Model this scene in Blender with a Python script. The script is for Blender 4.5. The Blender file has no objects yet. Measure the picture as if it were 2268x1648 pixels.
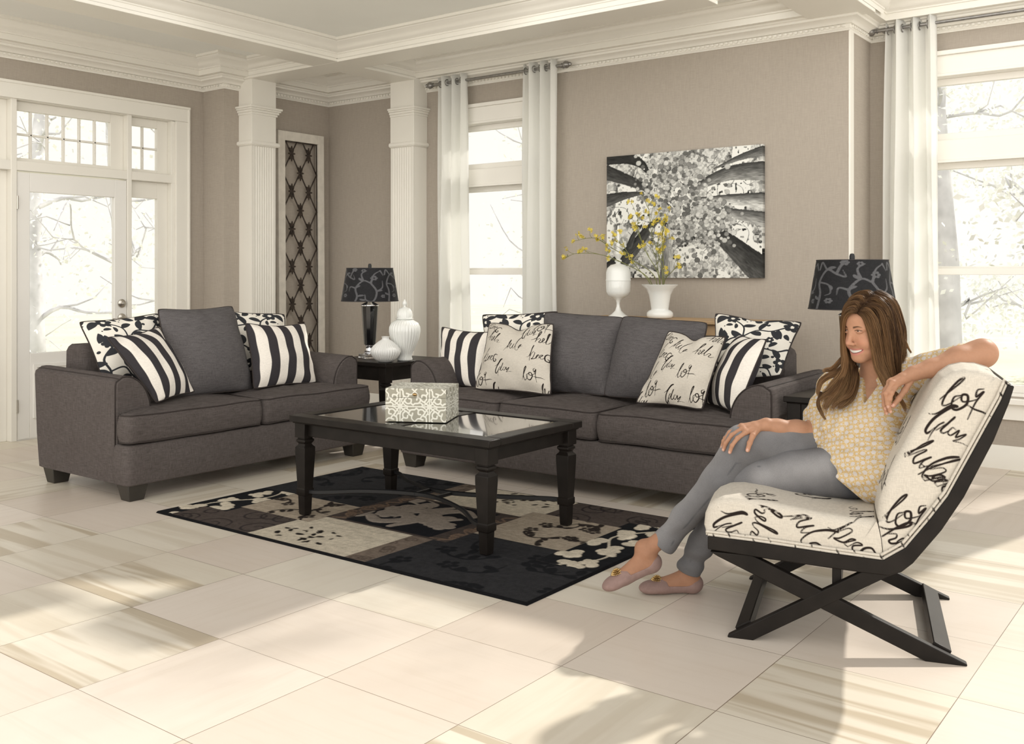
import bpy, bmesh, math, random
import numpy as np
from mathutils import Vector, Matrix
import openvdb as vdb

random.seed(7); RNG = np.random.default_rng(11)
COL = bpy.context.scene.collection
PI = math.pi
H_EYE = 1.26

# ---------------------------------------------------------------- tagging
def tag(o, label=None, cat=None, group=None, kind=None):
    if label: o['label'] = label
    if cat: o['category'] = cat
    if group: o['group'] = group
    if kind: o['kind'] = kind
    return o

def empty(name, loc=(0, 0, 0), rz=0.0):
    o = bpy.data.objects.new(name, None); COL.objects.link(o)
    o.location = loc; o.rotation_euler = (0, 0, rz); o.empty_display_size = 0.1
    return o

def link(name, me, mats, parent=None, sharp=35, loc=None):
    if not isinstance(mats, (list, tuple)): mats = [mats]
    for m in mats: me.materials.append(m)
    o = bpy.data.objects.new(name, me); COL.objects.link(o)
    if sharp is not None:
        me.polygons.foreach_set('use_smooth', [True] * len(me.polygons))
        if sharp < 180: me.set_sharp_from_angle(angle=math.radians(sharp))
    if parent: o.parent = parent
    if loc: o.location = loc
    return o

def copy_tree(o, parent=None):
    c = o.copy(); COL.objects.link(c)
    if parent is not None: c.parent = parent
    for ch in list(o.children): copy_tree(ch, c)
    return c

# ---------------------------------------------------------------- mesh builder
class MB:
    def __init__(s): s.v = []; s.f = []; s.m = []; s.mi = 0
    def add(s, vs, fs):
        n = len(s.v); s.v += [tuple(map(float, p)) for p in vs]
        for f in fs: s.f.append([i + n for i in f]); s.m.append(s.mi)
        return s
    def box(s, x0, x1, y0, y1, z0, z1):
        return s.add([(x0,y0,z0),(x1,y0,z0),(x1,y1,z0),(x0,y1,z0),(x0,y0,z1),(x1,y0,z1),(x1,y1,z1),(x0,y1,z1)],
              [(0,3,2,1),(4,5,6,7),(0,1,5,4),(1,2,6,5),(2,3,7,6),(3,0,4,7)])
    def frustum(s, c0, s0, c1, s1):
        # square section between two centres with sizes (sx, sy)
        v = []
        for c, q in ((c0, s0), (c1, s1)):
            for a, b in ((-1,-1),(1,-1),(1,1),(-1,1)): v.append((c[0]+a*q[0]/2, c[1]+b*q[1]/2, c[2]))
        return s.add(v, [(0,3,2,1),(4,5,6,7),(0,1,5,4),(1,2,6,5),(2,3,7,6),(3,0,4,7)])
    def sq_stack(s, cx, cy, prof, rot=0):
        # stack of square rings (half, z)
        v = []; f = []
        for h, z in prof:
            for a in range(4):
                t = rot + PI/4 + a*PI/2; v.append((cx + h*1.41421*math.cos(t), cy + h*1.41421*math.sin(t), z))
        n = len(prof)
        for i in range(n-1):
            for a in range(4): b = (a+1) % 4; f.append((i*4+a, i*4+b, i*4+4+b, i*4+4+a))
        f.append((3,2,1,0)); f.append(tuple(range((n-1)*4, n*4)))
        return s.add(v, f)
    def lathe(s, cx, cy, prof, n=32, rfun=None, cap=True):
        v = []; f = []
        for r, z in prof:
            for i in range(n):
                t = 2*PI*i/n; rr = r if rfun is None else rfun(r, z, t)
                v.append((cx + rr*math.cos(t), cy + rr*math.sin(t), z))
        k = len(prof)
        for j in range(k-1):
            for i in range(n): i2 = (i+1) % n; f.append((j*n+i, j*n+i2, j*n+n+i2, j*n+n+i))
        if cap: f.append(tuple(reversed(range(n)))); f.append(tuple(range((k-1)*n, k*n)))
        return s.add(v, f)
    def tube(s, pts, r, n=8, closed=False, cap=True):
        P = [Vector(p) for p in pts]; k = len(P)
        rs = r if isinstance(r, (list, tuple, np.ndarray)) else [r]*k
        v = []; f = []; up = None
        for i in range(k):
            a = P[(i-1) % k] if (closed or i > 0) else P[i]; b = P[(i+1) % k] if (closed or i < k-1) else P[i]
            t = (b - a); t = t.normalized() if t.length > 1e-9 else Vector((0,0,1))
            if up is None:
                up = Vector((0,0,1)) if abs(t.z) < .9 else Vector((1,0,0))
            x = up - t*up.dot(t); x = x.normalized() if x.length > 1e-6 else t.orthogonal().normalized()
            up = x; y = t.cross(x)
            for j in range(n):
                q = 2*PI*j/n; v.append(P[i] + (x*math.cos(q) + y*math.sin(q))*rs[i])
        kk = k if closed else k-1
        for i in range(kk):
            i2 = (i+1) % k
            for j in range(n): j2 = (j+1) % n; f.append((i*n+j, i*n+j2, i2*n+j2, i2*n+j))
        if cap and not closed: f.append(tuple(reversed(range(n)))); f.append(tuple(range((k-1)*n, k*n)))
        return s.add(v, f)
    def extrude(s, poly, fn0, fn1):
        # poly 2D list, fn maps 2D -> 3D for both ends
        n = len(poly); v = [fn0(*p) for p in poly] + [fn1(*p) for p in poly]
        f = [tuple(reversed(range(n))), tuple(range(n, 2*n))]
        for i in range(n): j = (i+1) % n; f.append((i, j, n+j, n+i))
        return s.add(v, f)
    def build(s, name, mats, parent=None, bevel=0, seg=2, sharp=35, fix=True):
        me = bpy.data.meshes.new(name); me.from_pydata(s.v, [], s.f)
        me.polygons.foreach_set('material_index', s.m)
        if fix:
            bm = bmesh.new(); bm.from_mesh(me); bmesh.ops.recalc_face_normals(bm, faces=bm.faces); bm.to_mesh(me); bm.free()
        o = link(name, me, mats, parent, sharp)
        if bevel:
            b = o.modifiers.new('bevel', 'BEVEL'); b.width = bevel; b.segments = seg; b.limit_method = 'ANGLE'; b.angle_limit = math.radians(40)
            b.harden_normals = False
        return o

def grid_mesh(P, wrap_u=False, wrap_v=False):
    # P (nu, nv, 3)
    nu, nv = P.shape[:2]; idx = np.arange(nu*nv).reshape(nu, nv)
    a = idx if not wrap_u else np.vstack([idx, idx[:1]])
    if wrap_v: a = np.hstack([a, a[:, :1]])
    F = np.stack([a[:-1,:-1], a[1:,:-1], a[1:,1:], a[:-1,1:]], -1).reshape(-1, 4)
    return P.reshape(-1, 3), F

def np_mesh(name, V, F):
    me = bpy.data.meshes.new(name)
    V = np.ascontiguousarray(V, dtype=np.float32); F = np.ascontiguousarray(F, dtype=np.int32)
    k = F.shape[1]
    me.vertices.add(len(V)); me.vertices.foreach_set('co', V.ravel())
    me.loops.add(F.size); me.loops.foreach_set('vertex_index', F.ravel())
    me.polygons.add(len(F)); me.polygons.foreach_set('loop_start', np.arange(0, F.size, k, dtype=np.int32))
    me.update(calc_edges=True); me.validate()
    return me

def fattr(me, name, vals):
    a = me.attributes.new(name, 'FLOAT', 'POINT'); a.data.foreach_set('value', np.ascontiguousarray(vals, dtype=np.float32).ravel())
def cattr(me, name, rgb):
    rgb = np.asarray(rgb, dtype=np.float32); c = np.ones((len(me.vertices), 4), np.float32); c[:, :3] = rgb
    a = me.attributes.new(name, 'FLOAT_COLOR', 'POINT'); a.data.foreach_set('color', c.ravel())
def vattr(me, name, xyz):
    a = me.attributes.new(name, 'FLOAT_VECTOR', 'POINT'); a.data.foreach_set('vector', np.ascontiguousarray(xyz, dtype=np.float32).ravel())

# ---------------------------------------------------------------- node helpers
def lin(c):
    return tuple(((x/255)/12.92 if x/255 <= .04045 else ((x/255+.055)/1.055)**2.4) for x in c)

class NT:
    def __init__(s, name):
        s.m = bpy.data.materials.new(name); s.m.use_nodes = True; s.t = s.m.node_tree
        s.t.nodes.clear(); s.out = s.t.nodes.new('ShaderNodeOutputMaterial'); s.b = s.t.nodes.new('ShaderNodeBsdfPrincipled')
        s.t.links.new(s.b.outputs[0], s.out.inputs[0])
    def n(s, typ, ins=None, **kw):
        nd = s.t.nodes.new(typ)
        for k, v in kw.items(): setattr(nd, k, v)
        for k, v in (ins or {}).items(): s.set(nd.inputs[k], v)
        return nd
    def set(s, sock, v):
        if isinstance(v, bpy.types.NodeSocket): s.t.links.new(v, sock)
        elif isinstance(v, (tuple, list)) and len(v) == 3 and sock.type == 'RGBA': sock.default_value = (*v, 1)
        else: sock.default_value = v
    def math(s, op, a, b=0.0, c=None):
        nd = s.n('ShaderNodeMath', operation=op); s.set(nd.inputs[0], a); s.set(nd.inputs[1], b)
        if c is not None: s.set(nd.inputs[2], c)
        return nd.outputs[0]
    def mix(s, f, a, b):
        nd = s.n('ShaderNodeMix', data_type='RGBA'); s.set(nd.inputs[0], f); s.set(nd.inputs[6], a); s.set(nd.inputs[7], b); return nd.outputs[2]
    def attr(s, name, out='Fac'): return s.n('ShaderNodeAttribute', attribute_name=name).outputs[out]
    def obj(s): return s.n('ShaderNodeTexCoord').outputs['Object']
    def pos(s): return s.n('ShaderNodeNewGeometry').outputs['Position']
    def sep(s, v): nd = s.n('ShaderNodeSeparateXYZ'); s.set(nd.inputs[0], v); return nd.outputs
    def comb(s, x, y, z=0.0):
        nd = s.n('ShaderNodeCombineXYZ'); s.set(nd.inputs[0], x); s.set(nd.inputs[1], y); s.set(nd.inputs[2], z); return nd.outputs[0]
    def vmul(s, v, k):
        nd = s.n('ShaderNodeVectorMath', operation='MULTIPLY'); s.set(nd.inputs[0], v); nd.inputs[1].default_value = k; return nd.outputs[0]
    def noise(s, v, scale, detail=2.0, rough=.5, dist=0.0):
        nd = s.n('ShaderNodeTexNoise'); s.set(nd.inputs['Vector'], v); nd.inputs['Scale'].default_value = scale
        nd.inputs['Detail'].default_value = detail; nd.inputs['Roughness'].default_value = rough; nd.inputs['Distortion'].default_value = dist
        return nd.outputs['Fac']
    def ramp(s, f, lo, hi):
        nd = s.n('ShaderNodeMapRange'); nd.clamp = True; s.set(nd.inputs[0], f); s.set(nd.inputs[1], lo); s.set(nd.inputs[2], hi); return nd.outputs[0]
    def bump(s, h, strength=.3, dist=.002):
        nd = s.n('ShaderNodeBump', {'Height': h}); nd.inputs['Strength'].default_value = strength; nd.inputs['Distance'].default_value = dist
        s.t.links.new(nd.outputs[0], s.b.inputs['Normal']); return nd
    def fin(s, col=None, rough=.5, metal=0.0, spec=None, coat=None, sheen=None):
        if col is not None: s.set(s.b.inputs['Base Color'], col)
        s.set(s.b.inputs['Roughness'], rough); s.set(s.b.inputs['Metallic'], metal)
        if spec is not None: s.set(s.b.inputs['Specular IOR Level'], spec)
        if coat: s.b.inputs['Coat Weight'].default_value = coat; s.b.inputs['Coat Roughness'].default_value = .08
        if sheen: s.b.inputs['Sheen Weight'].default_value = sheen
        return s.m

def simple(name, col, rough=.5, metal=0.0, var=.06, scale=8, spec=None, coat=None, bump=0, bscale=200):
    t = NT(name); v = t.obj(); f = t.noise(v, scale, 3)
    c = t.mix(t.ramp(f, .3, .7), tuple(x*(1-var) for x in col), tuple(min(1, x*(1+var)) for x in col))
    if bump: t.bump(t.noise(v, bscale, 2), bump, .001)
    return t.fin(c, rough, metal, spec, coat)

# ---------------------------------------------------------------- 2D stroke distance fields
def catmull(pts, k=8):
    P = np.array(pts, float); out = []
    Q = np.vstack([2*P[0]-P[1], P, 2*P[-1]-P[-2]])
    for i in range(1, len(Q)-2):
        p0, p1, p2, p3 = Q[i-1], Q[i], Q[i+1], Q[i+2]
        for t in np.arange(k)/k:
            out.append(.5*((2*p1)+(-p0+p2)*t+(2*p0-5*p1+4*p2-p3)*t*t+(-p0+3*p1-3*p2+p3)*t**3))
    out.append(P[-1]); return np.array(out)

def stroke_sdf(P, strokes, far=.05):
    """P (N,2); strokes: list of (M,3) arrays x,y,half width. returns min distance minus width"""
    d = np.full(len(P), far)
    for S in strokes:
        S = np.asarray(S, float)
        if len(S) == 1: S = np.vstack([S, S + [1e-5, 0, 0]])
        r = S[:, 2].max() + far
        lo = S[:, :2].min(0) - r; hi = S[:, :2].max(0) + r
        ix = np.where((P[:,0] > lo[0]) & (P[:,0] < hi[0]) & (P[:,1] > lo[1]) & (P[:,1] < hi[1]))[0]
        if not len(ix): continue
        Q = P[ix]; dd = d[ix]
        for a, b in zip(S[:-1], S[1:]):
            ab = b[:2]-a[:2]; L = (ab*ab).sum()+1e-12
            t = np.clip(((Q-a[:2])@ab)/L, 0, 1)
            q = Q - (a[:2] + t[:, None]*ab)
            dd = np.minimum(dd, np.sqrt((q*q).sum(1)) - (a[2]+t*(b[2]-a[2])))
        d[ix] = dd
    return d

def st(pts, w0, w1=None, wm=None, k=6):
    """smooth stroke with widths w0 -> wm -> w1"""
    C = catmull(pts, k); n = len(C); t = np.linspace(0, 1, n)
    if w1 is None: w1 = w0
    w = w0*(1-t) + w1*t
    if wm is not None: w = w + (wm - (w0+w1)/2)*np.sin(PI*t)
    return np.column_stack([C, np.maximum(w, .0005)])

def xf(strokes, dx, dy, s=1, rot=0, flip=1):
    c, q = math.cos(rot), math.sin(rot); out = []
    for S in strokes:
        S = np.array(S, float); x = S[:,0]*flip*s; y = S[:,1]*s
        out.append(np.column_stack([dx + c*x - q*y, dy + q*x + c*y, S[:,2]*s]))
    return out

def m_ink(name, base, ink, edge=.0016, rough=.85, weave=.10, wscale=420, sheen=None, base_attr=False):
    """fabric with a woven or printed motif given by the signed distance attribute 'ink'"""
    t = NT(name); v = t.obj()
    f = t.ramp(t.attr('ink'), edge, -edge)
    w1 = t.noise(t.vmul(v, (1, 1, .15)), wscale, 2); w2 = t.noise(t.vmul(v, (.15, .15, 1)), wscale, 2)
    w = t.math('ADD', w1, w2)
    b = t.attr('base', 'Color') if base_attr else base
    k = t.attr('motif', 'Color') if base_attr else ink
    c = t.mix(f, b, k)
    g = t.ramp(w, .7, 1.3); g = t.math('MULTIPLY_ADD', g, 2*weave, 1-weave)
    mm = t.n('ShaderNodeMix', data_type='RGBA', blend_type='MULTIPLY'); t.set(mm.inputs[0], 1.0); t.set(mm.inputs[6], c)
    cc = t.n('ShaderNodeCombineColor'); [t.set(cc.inputs[i], g) for i in range(3)]
    t.set(mm.inputs[7], cc.outputs[0])
    t.bump(w, .25, .0015)
    return t.fin(mm.outputs[2], rough, 0, .08, None, sheen)
SUN_E = 3.7; SKY_LO = 1.0; SKY_HI = 2.15; ZEN = .30; EXPO = 0.12
# ---------------------------------------------------------------- materials
def m_wall():
    t = NT('taupe_linen_wall'); p = t.pos()
    a = t.noise(t.vmul(p, (1, 1, .08)), 220, 2); b = t.noise(t.vmul(p, (.08, .08, 1)), 220, 2)
    w = t.ramp(t.math('ADD', a, b), .7, 1.3)
    c = t.mix(w, (.375, .332, .283), (.425, .376, .322)); t.bump(w, .12, .001)
    return t.fin(c, .8, 0, .25)
M_WALL = m_wall()
M_TRIM = simple('ivory_trim_paint', (.80, .775, .71), .42, var=.015, scale=3, spec=.4)
M_CEIL = simple('ceiling_paint', (.86, .865, .83), .8, var=.015, scale=2)
M_DOORP = simple('door_white_paint', (.80, .785, .75), .4, var=.015, scale=3)
M_SASH = simple('window_sash_paint', (.84, .815, .76), .4, var=.01, scale=3)

def m_floor():
    t = NT('cream_stone_tile'); s = t.sep(t.pos()); TX, TY = .5375, .514
    u = t.math('DIVIDE', t.math('ADD', s[0], 3.921+.5375*20), TX); v = t.math('DIVIDE', t.math('SUBTRACT', s[1], 1.59-.514*20), TY)
    cu = t.math('FLOOR', u); cv = t.math('FLOOR', v)
    wn = t.n('ShaderNodeTexWhiteNoise', noise_dimensions='3D'); t.set(wn.inputs['Vector'], t.comb(cu, cv, 3.0))
    r1 = wn.outputs['Value']; rc = t.sep(wn.outputs['Color'])
    # grain direction turns from tile to tile
    par = t.math('GREATER_THAN', rc[2], .35)
    gx = t.mix(par, t.comb(t.math('MULTIPLY', s[0], 8.0), t.math('MULTIPLY', s[1], .5), t.math('MULTIPLY', r1, 40.0)),
               t.comb(t.math('MULTIPLY', s[0], .5), t.math('MULTIPLY', s[1], 8.0), t.math('MULTIPLY', r1, 40.0)))
    n1 = t.noise(gx, 1.0, 3, .5, .5)
    n2 = t.noise(gx, 3.0, 4, .6, .3)
    blot = t.noise(t.pos(), 2.2, 4, .6, .5)
    pink = t.mix(r1, (.66, .575, .49), (.76, .68, .60)); green = t.mix(rc[0], (.70, .64, .53), (.78, .72, .62))
    base = t.mix(t.math('GREATER_THAN', rc[1], .62), pink, green)
    vein = t.ramp(n1, .48, .56); vein = t.math('MULTIPLY', vein, t.ramp(rc[1], .62, .92))
    c = t.mix(t.math('MULTIPLY', vein, .80), base, (.47, .39, .275))
    c = t.mix(t.math('MULTIPLY', t.ramp(n2, .5, .75), .16), c, (.50, .41, .31))
    c = t.mix(t.math('MULTIPLY', t.ramp(blot, .45, .7), .18), c, (.59, .48, .38))
    fu = t.math('ABSOLUTE', t.math('SUBTRACT', t.math('FRACT', u), .5)); fv = t.math('ABSOLUTE', t.math('SUBTRACT', t.math('FRACT', v), .5))
    wob = t.math('MULTIPLY', t.noise(t.pos(), 1.3, 2), .0035)
    ju = t.math('GREATER_THAN', fu, t.math('SUBTRACT', .4995, wob)); jv = t.math('GREATER_THAN', fv, t.math('SUBTRACT', .4995, wob))
    j = t.math('MAXIMUM', ju, jv)
    c = t.mix(t.math('MULTIPLY', j, .85), c, (.16, .10, .06))
    t.bump(t.math('SUBTRACT', 1.0, j), .25, .002)
    return t.fin(c, t.math('MULTIPLY_ADD', n2, .25, .22), 0, .45)
M_FLOOR = m_floor()

def m_sofa():
    t = NT('charcoal_linen'); v = t.obj()
    a = t.noise(t.vmul(v, (1, 1, .06)), 330, 3, .7); b = t.noise(t.vmul(v, (.06, .06, 1)), 330, 3, .7); c2 = t.noise(v, 6, 3)
    w = t.ramp(t.math('ADD', a, b), .72, 1.28)
    c = t.mix(w, (.066, .056, .053), (.135, .118, .112)); c = t.mix(t.math('MULTIPLY', t.ramp(c2, .4, .7), .15), c, (.07, .055, .05))
    t.bump(w, .35, .0012)
    return t.fin(c, .9, 0, .08)
M_SOFA = m_sofa()
def m_gray_pillow():
    t = NT('slate_linen_pillow'); v = t.obj()
    a = t.noise(t.vmul(v, (1, 1, .06)), 330, 3, .7); b = t.noise(t.vmul(v, (.06, .06, 1)), 330, 3, .7)
    w = t.ramp(t.math('ADD', a, b), .72, 1.28)
    c = t.mix(w, (.075, .069, .070), (.15, .14, .142)); t.bump(w, .35, .0012)
    return t.fin(c, .9, 0, .08)
M_PILLOW = m_gray_pillow()
M_PIPE = simple('dark_piping', (.030, .022, .020), .8, var=.1)
M_DARKCLOTH = simple('charcoal_cotton', (.040, .036, .037), .85, var=.12, scale=30, bump=.2, bscale=600)
M_ESP = simple('espresso_black_wood', (.013, .0105, .009), .36, var=.25, scale=12, spec=.17)
M_FOOT = simple('dark_sofa_foot', (.030, .026, .021), .45, var=.15)
M_IRON = simple('dark_iron', (.016, .016, .017), .42, .3, var=.1)
M_STRIPE = m_ink('cream_charcoal_stripe', (.86, .81, .74), (.046, .042, .046))
M_SCRIPT = m_ink('cream_script_linen', (.60, .555, .485), (.022, .016, .014))
M_FLORAL = m_ink('cream_floral_cotton', (.86, .82, .74), (.040, .042, .047), weave=.03)
M_RUG = m_ink('patchwork_rug', None, None, edge=.004, rough=.95, weave=.22, wscale=260, base_attr=True)
M_SHADE = m_ink('black_scroll_shade', (.020, .020, .022), (.105, .105, .112), rough=.5, weave=.25)
M_BOX = m_ink('inlay_box', (.37, .355, .29), (.78, .77, .69), edge=.0006, rough=.4, weave=.02)
M_CHROME = simple('chrome', (.78, .78, .80), .12, 1.0, var=.02)
M_NICKEL = simple('brushed_nickel', (.55, .52, .47), .28, 1.0, var=.05)
M_BRASS = simple('antique_brass', (.42, .28, .13), .3, 1.0, var=.1)
M_LAMPB = simple('black_gloss_column', (.006, .006, .007), .08, var=.1, coat=.5)
M_MILK = simple('milk_glass', (.82, .83, .80), .14, var=.01, coat=.6)
M_CERAM = simple('matte_white_ceramic', (.78, .78, .76), .38, var=.02)
M_PANELW = simple('weathered_white_paint', (.66, .62, .55), .7, var=.08, scale=14, bump=.3, bscale=60)
M_RUST = simple('rusty_iron', (.055, .042, .034), .6, .4, var=.4, scale=30)
M_WOODTAN = simple('tan_console_wood', (.45, .30, .16), .5, var=.15, scale=10)
M_ROD = simple('pewter_rod', (.30, .29, .28), .35, .9, var=.15, scale=40)
def m_glass(name, tint=(.95, .97, .96), rough=0.0):
    t = NT(name); t.b.inputs['Transmission Weight'].default_value = 1.0; t.b.inputs['IOR'].default_value = 1.45
    return t.fin(tint, rough)
def m_pane():
    # thin clear pane: lets light straight through, with a faint reflection
    t = NT('window_pane'); tr = t.n('ShaderNodeBsdfTransparent'); gl = t.n('ShaderNodeBsdfGlossy'); gl.inputs['Roughness'].default_value = .02
    lw = t.n('ShaderNodeFresnel'); lw.inputs[0].default_value = 1.25
    mx = t.n('ShaderNodeMixShader'); t.t.links.new(lw.outputs[0], mx.inputs[0]); t.t.links.new(tr.outputs[0], mx.inputs[1]); t.t.links.new(gl.outputs[0], mx.inputs[2])
    t.t.links.new(mx.outputs[0], t.out.inputs[0]); t.t.nodes.remove(t.b); return t.m
M_PANE = m_pane()
M_CRYSTAL = m_glass('crystal_block', (.98, .98, .99))
def m_tglass():
    t = NT('table_glass'); t.fin((.010, .012, .012), .03, 0, .5, 1.0); t.b.inputs['Specular IOR Level'].default_value = 1.0; t.b.inputs['IOR'].default_value = 1.9; return t.m
M_TGLASS = m_tglass()
def m_curtain():
    t = NT('white_sheer_curtain'); v = t.obj(); w = t.noise(t.vmul(v, (1, 1, .1)), 300, 2)
    c = t.mix(w, (.95, .95, .93), (.98, .98, .96)); t.fin(c, .8, 0, .2)
    tl = t.n('ShaderNodeBsdfTranslucent'); t.set(tl.inputs['Color'], (.97, .97, .95)); mx = t.n('ShaderNodeMixShader'); mx.inputs[0].default_value = .6
    t.t.links.new(t.b.outputs[0], mx.inputs[1]); t.t.links.new(tl.outputs[0], mx.inputs[2]); t.t.links.new(mx.outputs[0], t.out.inputs[0]); return t.m
M_CURT = m_curtain()
M_STEM = simple('green_stem', (.16, .17, .05), .6, var=.2)
M_PETAL = simple('yellow_petal', (.62, .50, .07), .6, var=.15, scale=60)
M_BARK = simple('haze_lightened_bark', (.60, .60, .62), .9, var=.25, scale=3)  # outdoor haze is put into the bark colour by lightening it
M_LEAF = simple('glare_lightened_leaves', (.86, .88, .85), .9, var=.06, scale=3)  # near-white leaves, the outdoor glare is put into their colour
M_GRASS = simple('sunlit_meadow', (.72, .72, .58), .95, var=.1, scale=.6)
# ---------------------------------------------------------------- the room
ZC = 3.13
XD, YB1, XB = -7.43, 5.32, -7.13     # door wall, jog, alcove wall
YA, XC, YR = 6.53, -2.13, 7.0        # art wall, corner, recessed window wall

MB().box(-8.6, 3.2, -2.2, 8.2, -.1, 0).build('floor', M_FLOOR, sharp=None)['kind'] = 'structure'

def S(o): o['kind'] = 'structure'; return o
# door wall with opening for the glazed entrance
DY0, DY1, DZ1 = 3.08, 5.10, 2.62
w = MB(); w.box(XD-.2, XD, 1.2, DY0, 0, ZC+.1).box(XD-.2, XD, DY0, DY1, DZ1, ZC+.1).box(XD-.2, XD, DY1, YB1, 0, ZC+.1)
w.box(XD-.2, XB, YB1, YA+.2, 0, ZC+.1); S(w.build('wall_left', M_WALL, sharp=None))
W1 = (-5.56, -4.60, .47, 2.56); W2 = (-1.88, -.70, .47, 2.60)
w = MB(); w.box(XB, W1[0], YA, YA+.2, 0, ZC+.1).box(W1[1], XC, YA, YA+.2, 0, ZC+.1)
w.box(W1[0], W1[1], YA, YA+.2, 0, W1[2]).box(W1[0], W1[1], YA, YA+.2, W1[3], ZC+.1)
w.box(XC-.2, XC, YA+.2, YR+.2, 0, ZC+.1)
S(w.build('wall_back', M_WALL, sharp=None))
w = MB(); w.box(XC, W2[0], YR, YR+.2, 0, ZC+.1).box(W2[1], -.42, YR, YR+.2, 0, ZC+.1)
w.box(W2[0], W2[1], YR, YR+.2, 0, W2[2]).box(W2[0], W2[1], YR, YR+.2, W2[3], ZC+.1)
S(w.build('wall_right', M_WALL, sharp=None))
# ceiling
w = MB(); w.extrude([(XD-.2, 2.52), (-1.41, YR+.2), (XD-.2, YR+.2)], lambda x, y: (x, y, ZC), lambda x, y: (x, y, ZC+.1))
S(w.build('ceiling', M_CEIL, sharp=None))

def molding(mb, path, prof, closed=False):
    """sweep (offset, z) profile along a 2D path, room on the right-hand side"""
    P = [Vector((x, y)) for x, y in path]; n = len(P); rings = []
    for i in range(n):
        a = P[i-1] if (i > 0 or closed) else None; b = P[(i+1) % n] if (i < n-1 or closed) else None
        d1 = (P[i]-a).normalized() if a is not None else None; d2 = (b-P[i]).normalized() if b is not None else None
        if d1 is None: d1 = d2
        if d2 is None: d2 = d1
        n1 = Vector((d1.y, -d1.x)); n2 = Vector((d2.y, -d2.x)); m = n1 + n2; m = m / max(.2, m.dot(n1)) if m.length > 1e-6 else n1
        rings.append([(P[i].x + m.x*o, P[i].y + m.y*o, z) for o, z in prof])
    k = len(prof); v = [p for r in rings for p in r]; f = []
    for i in range(n if closed else n-1):
        j = (i+1) % n
        for q in range(k-1): f.append((i*k+q, j*k+q, j*k+q+1, i*k+q+1))
    mb.add(v, f)

def dentils(mb, path, off, z0, z1, w=.018, gap=.036, d=.012):
    for (x0, y0), (x1, y1) in zip(path[:-1], path[1:]):
        L = math.hypot(x1-x0, y1-y0); ux, uy = (x1-x0)/L, (y1-y0)/L; nx, ny = uy, -ux; k = int(L/gap)
        for i in range(k):
            t = (i+.5)*L/k; a = (x0+ux*(t-w/2), y0+uy*(t-w/2)); b = (x0+ux*(t+w/2), y0+uy*(t+w/2))
            q = [(a[0]+nx*off, a[1]+ny*off), (b[0]+nx*off, b[1]+ny*off), (b[0]+nx*(off+d), b[1]+ny*(off+d)), (a[0]+nx*(off+d), a[1]+ny*(off+d))]
            mb.extrude(q, lambda x, y: (x, y, z0), lambda x, y: (x, y, z1))

wallpath = [(XD, 1.2), (XD, YB1), (XB, YB1), (XB, YA), (XC, YA), (XC, YR), (-.42, YR)]
prof = [(0, 2.872), (.010, 2.872), (.014, 2.882), (.020, 2.886), (.020, 2.912), (.034, 2.914), (.038, 2.922), (.052, 2.934), (.072, 2.944), (.086, 2.948), (.088, 2.962), (.100, 2.968), (.100, 2.978), (.150, 2.978),
        (.150, 3.022), (.158, 3.024), (.160, 3.034), (.172, 3.040), (.185, 3.062), (.205, 3.084), (.232, 3.096), (.236, 3.106), (.250, 3.110), (.250, 3.131)]
w = MB(); molding(w, wallpath, prof); dentils(w, wallpath, .020, 2.892, 2.908)
S(w.build('trim_1', M_TRIM, sharp=50, fix=True))
# coffer beams
cof = [(.003, 2.990), (.003, 3.022), (.008, 3.024), (.010, 3.034), (.022, 3.040), (.035, 3.062), (.055, 3.084), (.082, 3.096), (.086, 3.106), (.10, 3.110), (.10, 3.131)]
BX0, BX1, BY0, BY1 = -6.14, -5.86, 5.46, 5.74
def beam(x0, x1, y0, y1, n, dz=0.0):
    w = MB(); w.box(x0, x1, y0, y1, 2.972, 3.131)
    w.box(x0-.006, x1+.006, y0-.006, y1+.006, 2.962+dz, 2.986)
    o = S(w.build('trim_%d' % n, M_TRIM, bevel=.003)); return o
beam(XB, -2.7, BY0, BY1, 2); beam(BX0, BX1, 2.4, BY0-.008, 3, .001); beam(BX0, BX1, BY1+.008, YA, 4, .001); beam(-2.36, -1.96, BY1-.001, YA, 5)
w = MB()
def crown(path, closed=False): molding(w, path, cof, closed)
crown([(BX1, 2.4), (BX1, BY0), (-2.7, BY0)])
crown([(-7.28, BY0), (BX0, BY0), (BX0, 2.4)])
crown([(BX0, YA-.15), (BX0, BY1), (XB+.15, BY1)])
crown([(-2.36, YA-.15), (-2.36, BY1), (BX1, BY1), (BX1, YA-.15)])
crown([(-1.9, BY1), (-1.96, BY1), (-1.96, YA+.2)])
S(w.build('trim_6', M_TRIM, sharp=50))

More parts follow.
